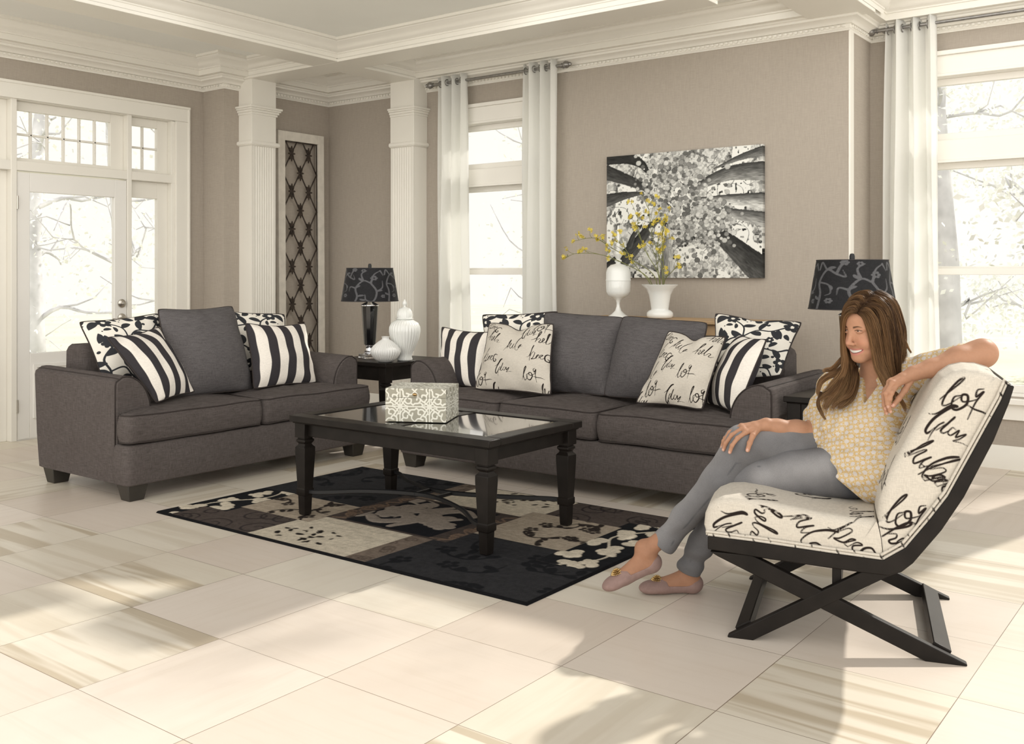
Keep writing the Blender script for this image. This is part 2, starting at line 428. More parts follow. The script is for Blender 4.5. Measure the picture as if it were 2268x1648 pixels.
# fluted pilasters
def pilaster(n, x0, x1, y0, y1, face):
    """face: list of faces with flutes 'x' (the +X face) or 'y' (the -Y face)"""
    w = MB(); zb, zt = .22, 2.40
    def fl_face(a0, a1, fn):
        k = 8; m = .028; L = a1-a0-2*m; pts = [(a0, 0)]
        for i in range(k):
            s = a0+m+L*i/k; e = L/k
            for q in range(6):
                t = q/5; pts.append((s+e*(.15+.7*t), -.008*math.sin(PI*t)))
        pts.append((a1, 0)); return pts
    fx = fl_face(y0, y1, None) if 'x' in face else [(y0, 0), (y1, 0)]
    fy = fl_face(x0, x1, None) if 'y' in face else [(x0, 0), (x1, 0)]
    poly = [(x, y0 - d) for x, d in fy] + [(x1 + d, y) for y, d in fx] + [(x0, y1)]
    w.extrude(poly, lambda x, y: (x, y, zb), lambda x, y: (x, y, zt))
    w.box(x0, x1+.004, y0-.004, y1, 2.38, 2.975)
    def band(z0, z1, o): w.box(x0, x1+o, y0-o, y1 if 'y' in face else y1+o, z0, z1)
    band(2.385, 2.425, .018); band(2.392, 2.418, .026)
    band(2.655, 2.675, .012); band(2.675, 2.695, .022); band(2.695, 2.71, .034); band(2.71, 2.728, .044)
    band(0, .2, .02); band(.2, .23, .010)
    return S(w.build('trim_%d' % n, M_TRIM, bevel=.002))
pilaster(7, XB, -6.95, 5.475, 5.735, 'x')
pilaster(8, -6.14, -5.86, 6.36, YA, 'y')
# corner bead on the return wall, then baseboards
w = MB(); w.box(XC, XC+.012, YA+.004, YA+.085, 0, 2.90); S(w.build('trim_9', M_TRIM, bevel=.003))
bb = [(0, 0), (.022, 0), (.022, .105), (.014, .120), (.014, .138), (.005, .150), (0, .150)]
w = MB(); molding(w, [(XD, 5.17), (XD, YB1), (XB, YB1), (XB, YA)], bb); S(w.build('baseboard_left', M_TRIM, sharp=40))
w = MB(); molding(w, [(XB, YA), (XC, YA)], bb); S(w.build('baseboard_back', M_TRIM, sharp=40))
w = MB(); molding(w, [(XC, YA), (XC, YR), (-.42, YR)], bb); S(w.build('baseboard_right', M_TRIM, sharp=40))

# ---------------------------------------------------------------- windows
def window(n, x0, x1, z0, z1, y, cl, cr):
    """double hung window with transom; y is the wall face"""
    root = S(empty('window_%d' % n, ((x0+x1)/2, y, z0))); ox, oz = (x0+x1)/2, z0
    def L(mb, name, mat, bevel=.003, parent=root):
        mb.v = [(a-ox, b-y, c-oz) for a, b, c in mb.v]; return mb.build(name, mat, parent, bevel=bevel)
    c = MB()                                   # casing on the wall, with cap and stool
    c.box(x0-cl, x0+.01, y-.022, y, z0-.02, z1).box(x1-.01, x1+cr, y-.022, y, z0-.02, z1)
    c.box(x0-cl, x1+cr, y-.024, y, z1-.01, z1+.12).box(x0-cl-.012, x1+cr+.012, y-.045, y, z1+.12, z1+.15).box(x0-cl, x1+cr, y-.032, y, z1-.02, z1)
    c.box(x0-cl-.02, x1+cr+.02, y-.07, y+.10, z0-.045, z0-.01).box(x0-cl, x1+cr, y-.022, y, z0-.15, z0-.045)
    L(c, 'casing', M_SASH)
    j = MB(); j.box(x0, x0+.02, y, y+.19, z0, z1).box(x1-.02, x1, y, y+.19, z0, z1).box(x0, x1, y, y+.19, z1-.02, z1).box(x0, x1, y, y+.19, z0, z0+.02)
    zt0, zt1 = 2.015, 2.16
    j.box(x0+.02, x1-.02, y+.02, y+.17, zt0, zt1).box(x0+.02, x1-.02, y+.01, y+.03, zt0-.008, zt0+.012)
    L(j, 'frame', M_SASH)
    def sash(name, a0, a1, yy, bot=.05, top=.045):
        s = MB(); st_ = .045
        s.box(x0+.02, x0+.02+st_, yy, yy+.04, a0, a1).box(x1-.02-st_, x1-.02, yy, yy+.04, a0, a1)
        s.box(x0+.02+st_, x1-.02-st_, yy, yy+.04, a0, a0+bot).box(x0+.02+st_, x1-.02-st_, yy, yy+.04, a1-top, a1)
        so = L(s, name, M_SASH)
        p = MB(); p.box(x0+.06, x1-.06, yy+.018, yy+.022, a0+.03, a1-.03); L(p, 'pane', M_PANE, 0, so)
    sash('transom_sash', zt1, z1-.02, y+.07)
    sash('lower_sash', z0+.02, 1.30, y+.05)
    sash('upper_sash', 1.262, zt0, y+.10)
    return root
window(1, W1[0], W1[1], W1[2], W1[3], YA, .11, .11)
window(2, W2[0], W2[1], W2[2], W2[3], YR, .11, .11)

# ---------------------------------------------------------------- glazed entrance on the left wall (plane x = XD)
root = S(empty('door_1', (XD, 3.675, 0)))
def LD(mb, name, mat, bevel=.003, parent=root):
    mb.v = [(a-XD, b-3.675, c) for a, b, c in mb.v]; return mb.build(name, mat, parent, bevel=bevel)
X = XD
c = MB(); c.box(X, X+.025, 5.03, 5.165, 0, 2.58).box(X, X+.025, 3.02, 3.14, 0, 2.58).box(X, X+.027, 3.02, 5.165, 2.58, 2.71).box(X+.02, X+.034, 5.145, 5.165, 0, 2.71).box(X+.02, X+.036, 3.02, 5.167, 2.69, 2.712)
LD(c, 'casing', M_TRIM)
f = MB()
for a, b in ((4.583, 4.622), (3.628, 3.672)): f.box(X-.13, X+.004, a, b, 0, 2.60)
f.box(X-.13, X, 5.03-.03, 5.10, 0, 2.62).box(X-.13, X, 3.08, 3.16, 0, 2.62)
f.box(X-.13, X+.002, 3.10, 5.06, 2.043, 2.115).box(X-.13, X, 3.10, 5.06, 2.575, 2.62)
LD(f, 'frame', M_TRIM)
def glazed(name, y0, y1, z0, z1, stile, top, bot, xx, cols=0, rows=0, mat=M_TRIM, th=.04):
    g = MB(); g.box(xx, xx+th, y0, y0+stile[0], z0, z1).box(xx, xx+th, y1-stile[1], y1, z0, z1)
    a, b = y0+stile[0], y1-stile[1]; g.box(xx, xx+th, a, b, z0, z0+bot).box(xx, xx+th, a, b, z1-top, z1)
    for i in range(1, cols): q = a+(b-a)*i/cols; g.box(xx+.008, xx+th-.004, q-.008, q+.008, z0+bot, z1-top)
    for i in range(1, rows): q = z0+bot+(z1-top-z0-bot)*i/rows; g.box(xx+.008, xx+th-.004, a, b, q-.008, q+.008)
    o = LD(g, name, mat)
    p = MB(); p.box(xx+th/2-.002, xx+th/2+.002, a-.01, b+.01, z0+bot-.01, z1-top+.01); LD(p, 'pane', M_PANE, 0, o); return o
glazed('transom', 3.672, 4.583, 2.115, 2.575, (.01, .115), .07, .03, X-.10, 6, 2)
glazed('sidelight_transom', 4.622, 5.0, 2.115, 2.575, (.01, .10), .07, .03, X-.10, 2, 2)
glazed('sidelight_transom', 3.16, 3.628, 2.115, 2.575, (.10, .10), .07, .03, X-.10, 2, 2)
glazed('sidelight', 4.622, 5.0, 0, 2.043, (.006, .10), .14, .62, X-.10)
glazed('sidelight', 3.16, 3.628, 0, 2.043, (.10, .10), .14, .62, X-.10)
lf = glazed('door_leaf', 3.678, 4.580, .01, 2.032, (.097, .106), .145, .645, X-.052, mat=M_DOORP, th=.045)
d = MB()
for (a, b) in ((3.80, 4.10), (4.16, 4.46)):
    d.box(X-.012, X+.007, a, b, .16, .185).box(X-.012, X+.007, a, b, .545, .57).box(X-.012, X+.007, a, a+.025, .185, .545).box(X-.012, X+.007, b-.025, b, .185, .545)
    d.frustum((X-.004, (a+b)/2, .35), (.012, 0.22), (X-.004, (a+b)/2, .35001), (.012, .22)); d.box(X-.012, X+.001, a+.06, b-.06, .22, .51)
LD(d, 'raised_panel', M_DOORP, .004, lf)
def ry(mb):  # turn a lathe about z into one about x
    mb.v = [(z, y, -x) for x, y, z in mb.v]; return mb
def knob(z, lever):
    k = ry(MB().lathe(0, 0, [(.001, 0), (.034, 0), (.036, .004), (.034, .010), (.024, .016), (.010, .018), (.010, .05 if lever else .03), (.014, .056 if lever else .034), (.001, .058 if lever else .036)], 24))
    if lever: k.tube([(.05, 0, 0), (.055, -.03, .002), (.055, -.075, -.012), (.05, -.11, -.004)], [.009, .008, .007, .006])
    k.v = [(a+X-.005, b+4.534, c+z) for a, b, c in k.v]; LD(k, 'door_lever' if lever else 'deadbolt', M_NICKEL, 0, lf)
knob(1.018, False); knob(.900, True)
for z in (.26, 1.80):
    h = MB(); h.tube([(X+.004, 3.674, z-.05), (X+.004, 3.674, z+.05)], .008); LD(h, 'hinge', M_NICKEL, 0, lf)

# ---------------------------------------------------------------- curtains and rods
def curtain(name, xa, xb, y, z0, z1, folds, amp, seed, label, flare=1.12):
    nu, nv = folds*24, 40; P = np.zeros((nu+1, nv+1, 3)); r = np.random.default_rng(seed); ph = r.uniform(-.4, .4, 6)
    for i in range(nu+1):
        for j in range(nv+1):
            u = i/nu; v = j/nv; z = z0+(z1-z0)*v
            fl_ = 1+(flare-1)*(1-v); x = (xa+xb)/2 + (u-.5)*(xb-xa)*fl_ + .012*math.sin(5*v+ph[0]+9*u)*(1-v)
            sw = math.sin(2*PI*folds*u + ph[1]*(1-v)*2); a = amp*(1+.3*(1-v)*math.sin(3*u+ph[2]*5))
            P[i, j] = (x + .25*amp*math.sin(4*PI*folds*u)*.6, y + a*np.sign(sw)*abs(sw)**.75 + .008*math.sin(14*u+6*v+ph[3]), z)
    ox, oy = (xa+xb)/2, y; Q = P - np.array([ox, oy, z0]); V, F = grid_mesh(Q); root = empty(name, (ox, oy, z0)); tag(root, label, 'curtain', 'white grommet curtains')
    o = link('curtain_panel', np_mesh(name, V, F), M_CURT, root, 180)
    so = o.modifiers.new('t', 'SOLIDIFY'); so.thickness = .002
    hem = MB();
    g = MB()
    for k in range(folds*2):
        u = (k+.5)/(folds*2) if False else k/(folds*2) + .0
        if k == 0: u = .02
        i = int(round(u*nu)); p = Q[min(i, nu), nv]
        ring = [(p[0]+.002, p[1]+.026*math.cos(t), (z1-z0)-.055+.026*math.sin(t)) for t in np.linspace(0, 2*PI, 17)[:-1]]
        MBt = MB().tube(ring, .004, 6, closed=True); MBt.build('grommet', M_ROD, root)
    return root
ROD_Z = 2.905; RY1 = YA-.11; RY2 = YR-.11
curtain('curtain', -5.63, -5.31, RY1, .02, ROD_Z+.055, 3, .048, 1, 'white grommet curtain left of the narrow window, beside the fluted pilaster', 1.25)
curtain('curtain', -4.71, -4.385, RY1, .02, ROD_Z+.055, 3, .048, 2, 'white grommet curtain right of the narrow window, nearer the tree canvas', 1.12)
curtain('curtain', -1.99, -1.665, RY2, .02, 2.975, 3, .050, 3, 'white grommet curtain beside the large right window, behind the black lamp shade', 1.25)
def rod(x0, x1, y, z, label, ends, wall_y):
    root = empty('curtain_rod', ((x0+x1)/2, y, z)); tag(root, label, 'curtain rod'); cx = (x0+x1)/2
    MB().tube([(x0-cx, 0, 0), (x1-cx, 0, 0)], .0115, 12).build('rod', M_ROD, root)
    for e in ends:
        s = 1 if e == 'r' else -1; xe = (x1 if e == 'r' else x0)-cx
        k = ry(MB().lathe(0, 0, [(.012, 0), (.018, .004), (.012, .010), (.012, .018), (.026, .028), (.030, .045), (.024, .062), (.014, .070), (.018, .078), (.010, .090), (.001, .094)], 16))
        k.v = [(xe+s*a, b, c) for a, b, c in k.v]; k.build('finial', M_ROD, root)
        br = MB().box(xe-s*.03-.008, xe-s*.03+.008, 0, wall_y-y, -.008, .008).box(xe-s*.03-.014, xe-s*.03+.014, wall_y-y-.008, wall_y-y, -.035, .035); br.build('bracket', M_ROD, root)
rod(-5.68, -4.34, RY1, ROD_Z, 'pewter curtain rod with finials above the narrow window', 'lr', YA)
rod(-2.045, -.45, RY2, ROD_Z+.02, 'pewter curtain rod above the large right window', 'l', YR)
# ---------------------------------------------------------------- upholstery helpers
def round_poly(poly, r, k=5):
    out = []; n = len(poly)
    for i in range(n):
        p = Vector(poly[i]); a = Vector(poly[i-1]); b = Vector(poly[(i+1) % n]); rr = min(r, (a-p).length*.45, (b-p).length*.45)
        u = (a-p).normalized(); v = (b-p).normalized(); s, e = p+u*rr, p+v*rr
        for j in range(k+1):
            t = j/k; out.append(tuple((s*(1-t)**2 + p*2*t*(1-t) + e*t*t)))
    return out
def resample(poly, d=.03):
    out = []; n = len(poly)
    for i in range(n):
        a = Vector(poly[i]); b = Vector(poly[(i+1) % n]); L = (b-a).length; k = max(1, int(L/d))
        for j in range(k): out.append(tuple(a+(b-a)*(j/k)))
    return out
def inset(poly, d):
    n = len(poly); out = []
    for i in range(n):
        a, p, b = Vector(poly[i-1]), Vector(poly[i]), Vector(poly[(i+1) % n])
        t = (b-a); t = t.normalized() if t.length > 1e-9 else Vector((1, 0)); out.append((p.x - t.y*d, p.y + t.x*d))
    return out
def slab(poly, z0, z1, r, crown=.02, bottom=True, wob=.004, seed=0, side=.006):
    """soft upholstered slab on a CCW footprint; returns verts, faces and the two piping loops"""
    rg = random.Random(seed); P = resample(round_poly(poly, .05, 6), .03); n = len(P)
    cx = sum(p[0] for p in P)/n; cy = sum(p[1] for p in P)/n; rings = []; h = z1-z0; ph = [rg.uniform(0, 6.28) for _ in range(4)]
    def wz(x, y): return wob*(math.sin(9*x+ph[0])+math.sin(7*y+ph[1])+math.sin(15*x+11*y+ph[2]))/2
    def ring(d, z, w=1.0): return [(x, y, z + wz(x, y)*w) for x, y in inset(P, d)]
    for i in range(5):
        t = PI/2*i/4; rings.append(ring(r*(1-math.sin(t)), z0 + r*.6*(1-math.cos(t)), .3))
    for i in range(1, 5): t = i/5; rings.append(ring(-side*math.sin(PI*t)*1.6, z0+r*.6+(h-r*1.2)*t, .5))
    for i in range(5):
        t = PI/2*i/4; rings.append(ring(r*(1-math.cos(t)), z1-r*.6+r*.6*math.sin(t)))
    R = rings[-1]; k = 10
    for i in range(1, k):
        t = 1-i/k; rings.append([(cx+(x-cx)*t, cy+(y-cy)*t, z + crown*(1-t**2.2)) for x, y, z in R])
    v = [p for q in rings for p in q]; f = []
    for i in range(len(rings)-1):
        for j in range(n): j2 = (j+1) % n; f.append((i*n+j, i*n+j2, i*n+n+j2, i*n+n+j))
    v.append((cx, cy, z1+crown)); m = len(v)-1; b = (len(rings)-1)*n
    for j in range(n): f.append((b+j, b+(j+1) % n, m))
    f.append(tuple(reversed(range(n))))
    loop = lambda d, z: [(x, y, z+wz(x, y)*.9) for x, y in inset(P, d)]
    return v, f, loop(.004, z1-r*.30), loop(.004, z0+r*.25)

def make_sofa(root, W, D, ncush, aw, seat_z=(.315, .49), arm_h=.675, back_h=.83, back_x=None):
    """x across, y from the front (0) to the back (D)"""
    SET = .115                                  # arms stand back behind the front rail
    # front rail / base
    m = MB(); v, f, lt, lb = slab([(0, 0), (W, 0), (W, .16), (0, .16)], .088, .318, .02, 0, wob=.001); m.add(v, f)
    m.box(.03, W-.03, .1, D-.06, .10, .30); m.build('base', M_SOFA, root)
    zf = seat_z[0]
    # arms
    for s in (0, 1):
        X = lambda x: x if s == 0 else W-x
        prof = [(.012, .092), (0, .30), (0, arm_h-.035), (.006, arm_h-.012), (.028, arm_h), (.045, arm_h+.012)]
        for i in range(1, 15):
            t = i/14*PI/2; prof.append((.055+(aw-.055)*math.sin(t), arm_h-.19+.205*math.cos(t)))
        prof += [(aw, .30), (aw, .092)]
        m = MB(); n = len(prof); ys = [SET, SET+.012, SET+.05, SET+.4, D-.06, D-.01, D]
        ins = [.012, .003, 0, 0, 0, .003, .012]; v = []
        cxp = aw/2; czp = .36
        for yy, q in zip(ys, ins):
            fl_ = (yy-SET)/(D-SET)
            for x, z in prof:
                sx = 1-q/(aw/2); sz = 1-q/.3
                xx = cxp+(x-cxp)*sx; zz = czp+(z-czp)*sz + .018*fl_*(z > .5)
                xx -= .018*fl_*max(0, (z-.2)/.5)*(1 if x < aw*.5 else .2)
                v.append((X(xx), yy + (.0), zz))
        f = []
        for i in range(len(ys)-1):
            for j in range(n): j2 = (j+1) % n; f.append((i*n+j, i*n+j2, i*n+n+j2, i*n+n+j))
        f.append(tuple(range(n))); f.append(tuple(reversed(range((len(ys)-1)*n, len(ys)*n))))
        m.add(v, f); arm = m.build('arm', M_SOFA, root)
        pp = MB(); pts = [v[n*1+j] for j in range(1, n-1)]; pts = [(p[0], p[1]-.004, p[2]) for p in pts]
        pp.tube(pts, .0042, 6); pp.tube([(v[i*n+4][0], v[i*n+4][1], v[i*n+4][2]+.001) for i in range(1, len(ys))], .0035, 6)
        pp.build('piping', M_PIPE, arm, sharp=180)
    # back
    b0, b1 = aw-.045, W-aw+.045
    m = MB(); k = 24; prof = [(D-.235, .30), (D-.215, back_h-.05), (D-.195, back_h-.012), (D-.165, back_h), (D-.03, back_h-.004), (D-.006, back_h-.03), (D+.004, .5), (D-.02, .10), (D-.2, .10)]
    n = len(prof); xs = np.concatenate([[b0, b0+.008, b0+.03], np.linspace(b0+.1, b1-.1, k), [b1-.03, b1-.008, b1]]); v = []
    for x in xs:
        e = max(0, .03-min(x-b0, b1-x))*.5
        for y, z in prof: v.append((x, y+(e if y < D-.1 else -e), z-(e if z > .5 else 0)))
    f = [(i*n+j, i*n+(j+1) % n, i*n+n+(j+1) % n, i*n+n+j) for i in range(len(xs)-1) for j in range(n)]
    f.append(tuple(range(n))); f.append(tuple(reversed(range((len(xs)-1)*n, len(xs)*n)))); m.add(v, f); m.build('back', M_SOFA, root)
    # seat cushions, the outer ones wrap in front of the arms
    yb = D-.20; g = .004
    if ncush == 2: xs = [(0, W/2-g), (W/2+g, W)]
    else:
        a, b = back_x; xs = [(0, a-g), (a+g, b-g), (b+g, W)]
    for i, (x0, x1) in enumerate(xs):
        yf = -.012
        if i == 0: poly = [(x0-.004, yf), (x1, yf), (x1, yb), (aw+g, yb), (aw+g, SET-.008), (x0-.004, SET-.008)]
        elif i == len(xs)-1: poly = [(x0, yf), (x1+.004, yf), (x1+.004, SET-.008), (W-aw-g, SET-.008), (W-aw-g, yb), (x0, yb)]
        else: poly = [(x0, yf), (x1, yf), (x1, yb), (x0, yb)]
        v, f, lt, lb = slab(poly, zf+.004, seat_z[1], .038, .028, seed=i+int(W*10)); o = MB().add(v, f).build('seat_cushion', M_SOFA, root, sharp=60)
        pc = MB(); pc.tube(lt, .0045, 6, closed=True); pc.tube(lb, .0045, 6, closed=True); pc.build('piping', M_PIPE, o, sharp=180)
    for (fx, fy) in ((.02, .02), (W-.14, .02), (.02, D-.16), (W-.14, D-.16)):
        m = MB(); m.frustum((fx+.06, fy+.055, 0.0), (.09, .085), (fx+.06, fy+.055, .092), (.125, .115)); m.build('foot', M_FOOT, root, bevel=.004)
    return root

# loveseat faces +X
lv = empty('loveseat', (-4.915, 3.03, 0), PI/2); tag(lv, 'charcoal linen two-cushion loveseat in front of the glazed entrance door', 'sofa')
make_sofa(lv, 1.85, .98, 2, .225)
sf = empty('sofa', (-4.47, 4.70, 0), 0); tag(sf, 'charcoal linen three-cushion sofa under the tree canvas', 'sofa')
make_sofa(sf, 2.51, .98, 3, .235, back_x=(.83, 1.525))

# ---------------------------------------------------------------- motifs
def script_words():
    """flowing pen words as strokes in a unit box about 1 wide"""
    A = [st([(-.5,-.10),(-.30,.05),(-.12,.35),(-.10,.48),(-.17,.42),(-.24,.15),(-.28,-.18)], .016, .02, .03), st([(-.25,-.05),(-.14,.08),(-.08,.02),(-.13,-.13),(-.05,-.14),(.04,.0),(.08,.12),(.02,.12),(.0,-.02),(.06,-.12)], .014, .014, .026),
         st([(.06,-.12),(.16,.0),(.24,.36),(.30,.45),(.27,.30),(.18,.0),(.20,-.14),(.28,-.10)], .012, .012, .028), st([(.28,-.10),(.36,.02),(.46,.0),(.40,-.12),(.50,-.14),(.62,-.06)], .014, .01, .022)]
    B = [st([(-.5,.0),(-.36,.1),(-.22,.40),(-.10,.46),(-.20,.36),(-.34,.0),(-.36,-.30),(-.30,-.38),(-.26,-.30)], .012, .022, .034), st([(-.26,-.28),(-.18,-.05),(-.14,.02),(-.20,-.1),(-.22,-.3),(-.2,-.5)], .012, .01, .02),
         st([(-.18,-.22),(-.04,.12),(-.02,.24),(-.06,.05),(-.10,-.16),(-.02,-.18),(.06,-.02)], .012, .012, .026), st([(.14,.02),(.06,.02),(.04,-.12),(.12,-.14),(.20,.04),(.22,-.12),(.30,-.02),(.36,.04),(.30,-.12),(.22,-.22),(.40,-.16),(.62,-.16)], .012, .008, .022)]
    C_ = [st([(-.48,-.35),(-.40,-.15),(-.24,.25),(-.22,.38),(-.30,.25),(-.38,-.1),(-.36,-.35),(-.26,-.30),(-.12,-.05)], .012, .012, .026), st([(-.12,.0),(-.22,-.1),(-.18,-.30),(-.06,-.32),(.06,-.12),(.0,.06),(-.10,.02),(-.04,-.10),(.10,-.02),(.22,.10)], .016, .012, .03),
         st([(.22,.34),(.12,.26),(.16,.12),(.24,.28),(.20,.0),(.22,-.40)], .012, .014, .026), st([(.08,-.12),(.24,-.14),(.44,-.12),(.58,-.16)], .014, .01, .024)]
    D_ = [st([(-.5,-.22),(-.36,-.14),(-.20,.30),(-.14,.50),(-.20,.34),(-.30,-.1),(-.32,-.40)], .010, .016, .024), st([(-.28,-.12),(-.18,.10),(-.08,.10),(-.16,-.20),(-.24,-.30),(-.04,-.22),(.02,-.04),(.10,.02),(.04,-.10),(.0,-.22),(.10,-.22)], .012, .012, .024),
         st([(.10,-.2),(.16,.0),(.28,.04),(.16,-.12),(.26,-.20),(.38,-.04)], .012, .012, .024), st([(.60,.12),(.46,.14),(.36,.0),(.40,-.22),(.52,-.26),(.56,-.16),(.48,-.12)], .022, .026, .034)]
    E_ = [st([(-.5,-.4),(-.36,-.15),(-.2,.2),(-.14,.42),(-.24,.2),(-.32,-.25)], .01, .014, .026), st([(-.30,-.2),(-.16,.12),(-.10,.16),(-.18,-.1),(-.10,-.22),(.0,.0),(.06,.12),(.0,-.06),(.04,-.22),(.14,-.05)], .012, .012, .024),
          st([(.14,-.05),(.30,.3),(.46,.50),(.30,.34),(.16,.0),(.18,-.30),(.30,-.36)], .01, .014, .026), st([(.30,-.36),(.46,-.1),(.54,-.02),(.42,-.06),(.36,-.2),(.50,-.12),(.66,-.14)], .014, .01, .026)]
    return [A, B, C_, D_, E_]
WORDS = script_words()
def script_pattern(places, scale):
    out = []
    for (k, x, y, r) in places: out += xf(WORDS[k % 5], x, y, scale, r)
    return out
SCR1 = [(4,.52,.62,.05),(3,.17,.44,-.15),(1,.42,.27,-.1),(2,.80,.22,.05),(0,.18,.72,-.35),(1,.72,.83,.1),(2,.12,.13,.1),(3,.86,.50,0),(0,.90,.72,-.1),(2,.88,.93,-.1),(1,.35,-.03,.2),(4,.97,.02,0),(3,.14,.93,-.5)]
SCR2 = [(2,.68,.43,.05),(1,.38,.50,-.15),(0,.80,.72,-.1),(2,.22,.18,.1),(1,.58,.10,-.1),(3,.18,.66,-.3),(4,.40,.80,-.2),(0,.88,.94,-.2),(2,.92,.16,.1),(1,.08,.02,0),(3,.12,.92,-.4),(4,.05,.38,.2)]

def flower(r=.12, n=6):
    out = []
    for i in range(n):
        a = 2*PI*i/n; out.append(np.array([[.62*r*math.cos(a), .62*r*math.sin(a), r*.36], [.70*r*math.cos(a), .70*r*math.sin(a), r*.36]]))
    return out
def leaf(x, y, L, a, w=.40, curl=.3):
    c, q = math.cos(a), math.sin(a); pts = [(x, y)]
    for t in (.35, .7, 1): pts.append((x+L*t*c - q*curl*L*math.sin(PI*t*.9)*.5, y+L*t*q + c*curl*L*math.sin(PI*t*.9)*.5))
    return st(pts, .004, .002, L*w*.62, 7)
def damask():
    o = []
    o += [st([(-.02,-.02),(.10,.16),(.06,.38),(.22,.55),(.42,.62)], .012), st([(.10,.2),(.26,.22),(.38,.10),(.52,.14),(.58,.28)], .011), st([(.42,.62),(.56,.74),(.76,.72),(.92,.86)], .011), st([(.42,.62),(.40,.80),(.26,.92)], .010),
          st([(.58,.28),(.72,.40),(.90,.38),(1.02,.48)], .011), st([(.86,-.02),(.80,.10),(.66,.12)], .010)]
    for (x, y, r) in ((.56,.32,.085),(.24,.94,.085),(.94,.86,.08),(.16,.60,.07),(.62,.10,.06),(.96,.20,.08),(.30,.36,.05),(.78,.56,.05)): o += xf(flower(r), x, y)
    for (x, y, L, a) in ((.10,.16,.16,2.3),(.08,.32,.17,2.6),(.10,.42,.18,.2),(.22,.55,.18,1.9),(.34,.60,.20,-.6),(.42,.62,.18,2.6),(.50,.70,.17,-.5),(.62,.74,.18,1.2),(.76,.72,.18,-1.0),(.40,.80,.15,.4),(.30,.22,.15,1.3),(.38,.10,.16,-1.4),(.52,.14,.14,-.2),
                         (.70,.40,.16,1.5),(.84,.40,.16,-1.1),(.90,.60,.17,1.9),(.04,.84,.18,.6),(.10,.76,.14,-1.8),(.62,.92,.19,.2),(.60,.92,.14,2.2),(.78,.94,.15,-.3),(.02,.06,.12,.2),(.44,.42,.15,.7),(.44,.42,.13,2.4),(.70,.24,.13,.2),(.20,.06,.16,.1),(.94,.04,.12,1.4)):
        o.append(leaf(x, y, L, a))
    for (x, y, r) in ((.36,.48,.02),(.70,.84,.022),(.50,.50,.018),(.86,.28,.02),(.04,.50,.02),(.34,.03,.02)): o.append(np.array([[x, y, r]]))
    return o
DAM = damask()
def fill_leaves(S, n=400, seed=2):
    r = np.random.default_rng(seed); out = list(S)
    for _ in range(n):
        p = r.uniform(0, 1, 2)
        a = r.uniform(0, 6.28); L = r.uniform(.09, .15); q = np.array([p, p+L*.5*np.array([math.cos(a), math.sin(a)]), p+L*np.array([math.cos(a), math.sin(a)])])
        if stroke_sdf(q, out, .08).min() > .030: out.append(leaf(p[0], p[1], L, a, .42)); out.append(np.array([[p[0]-.025*math.cos(a+.6), p[1]-.025*math.sin(a+.6), .010]]))
    return out
DAM = fill_leaves(DAM)

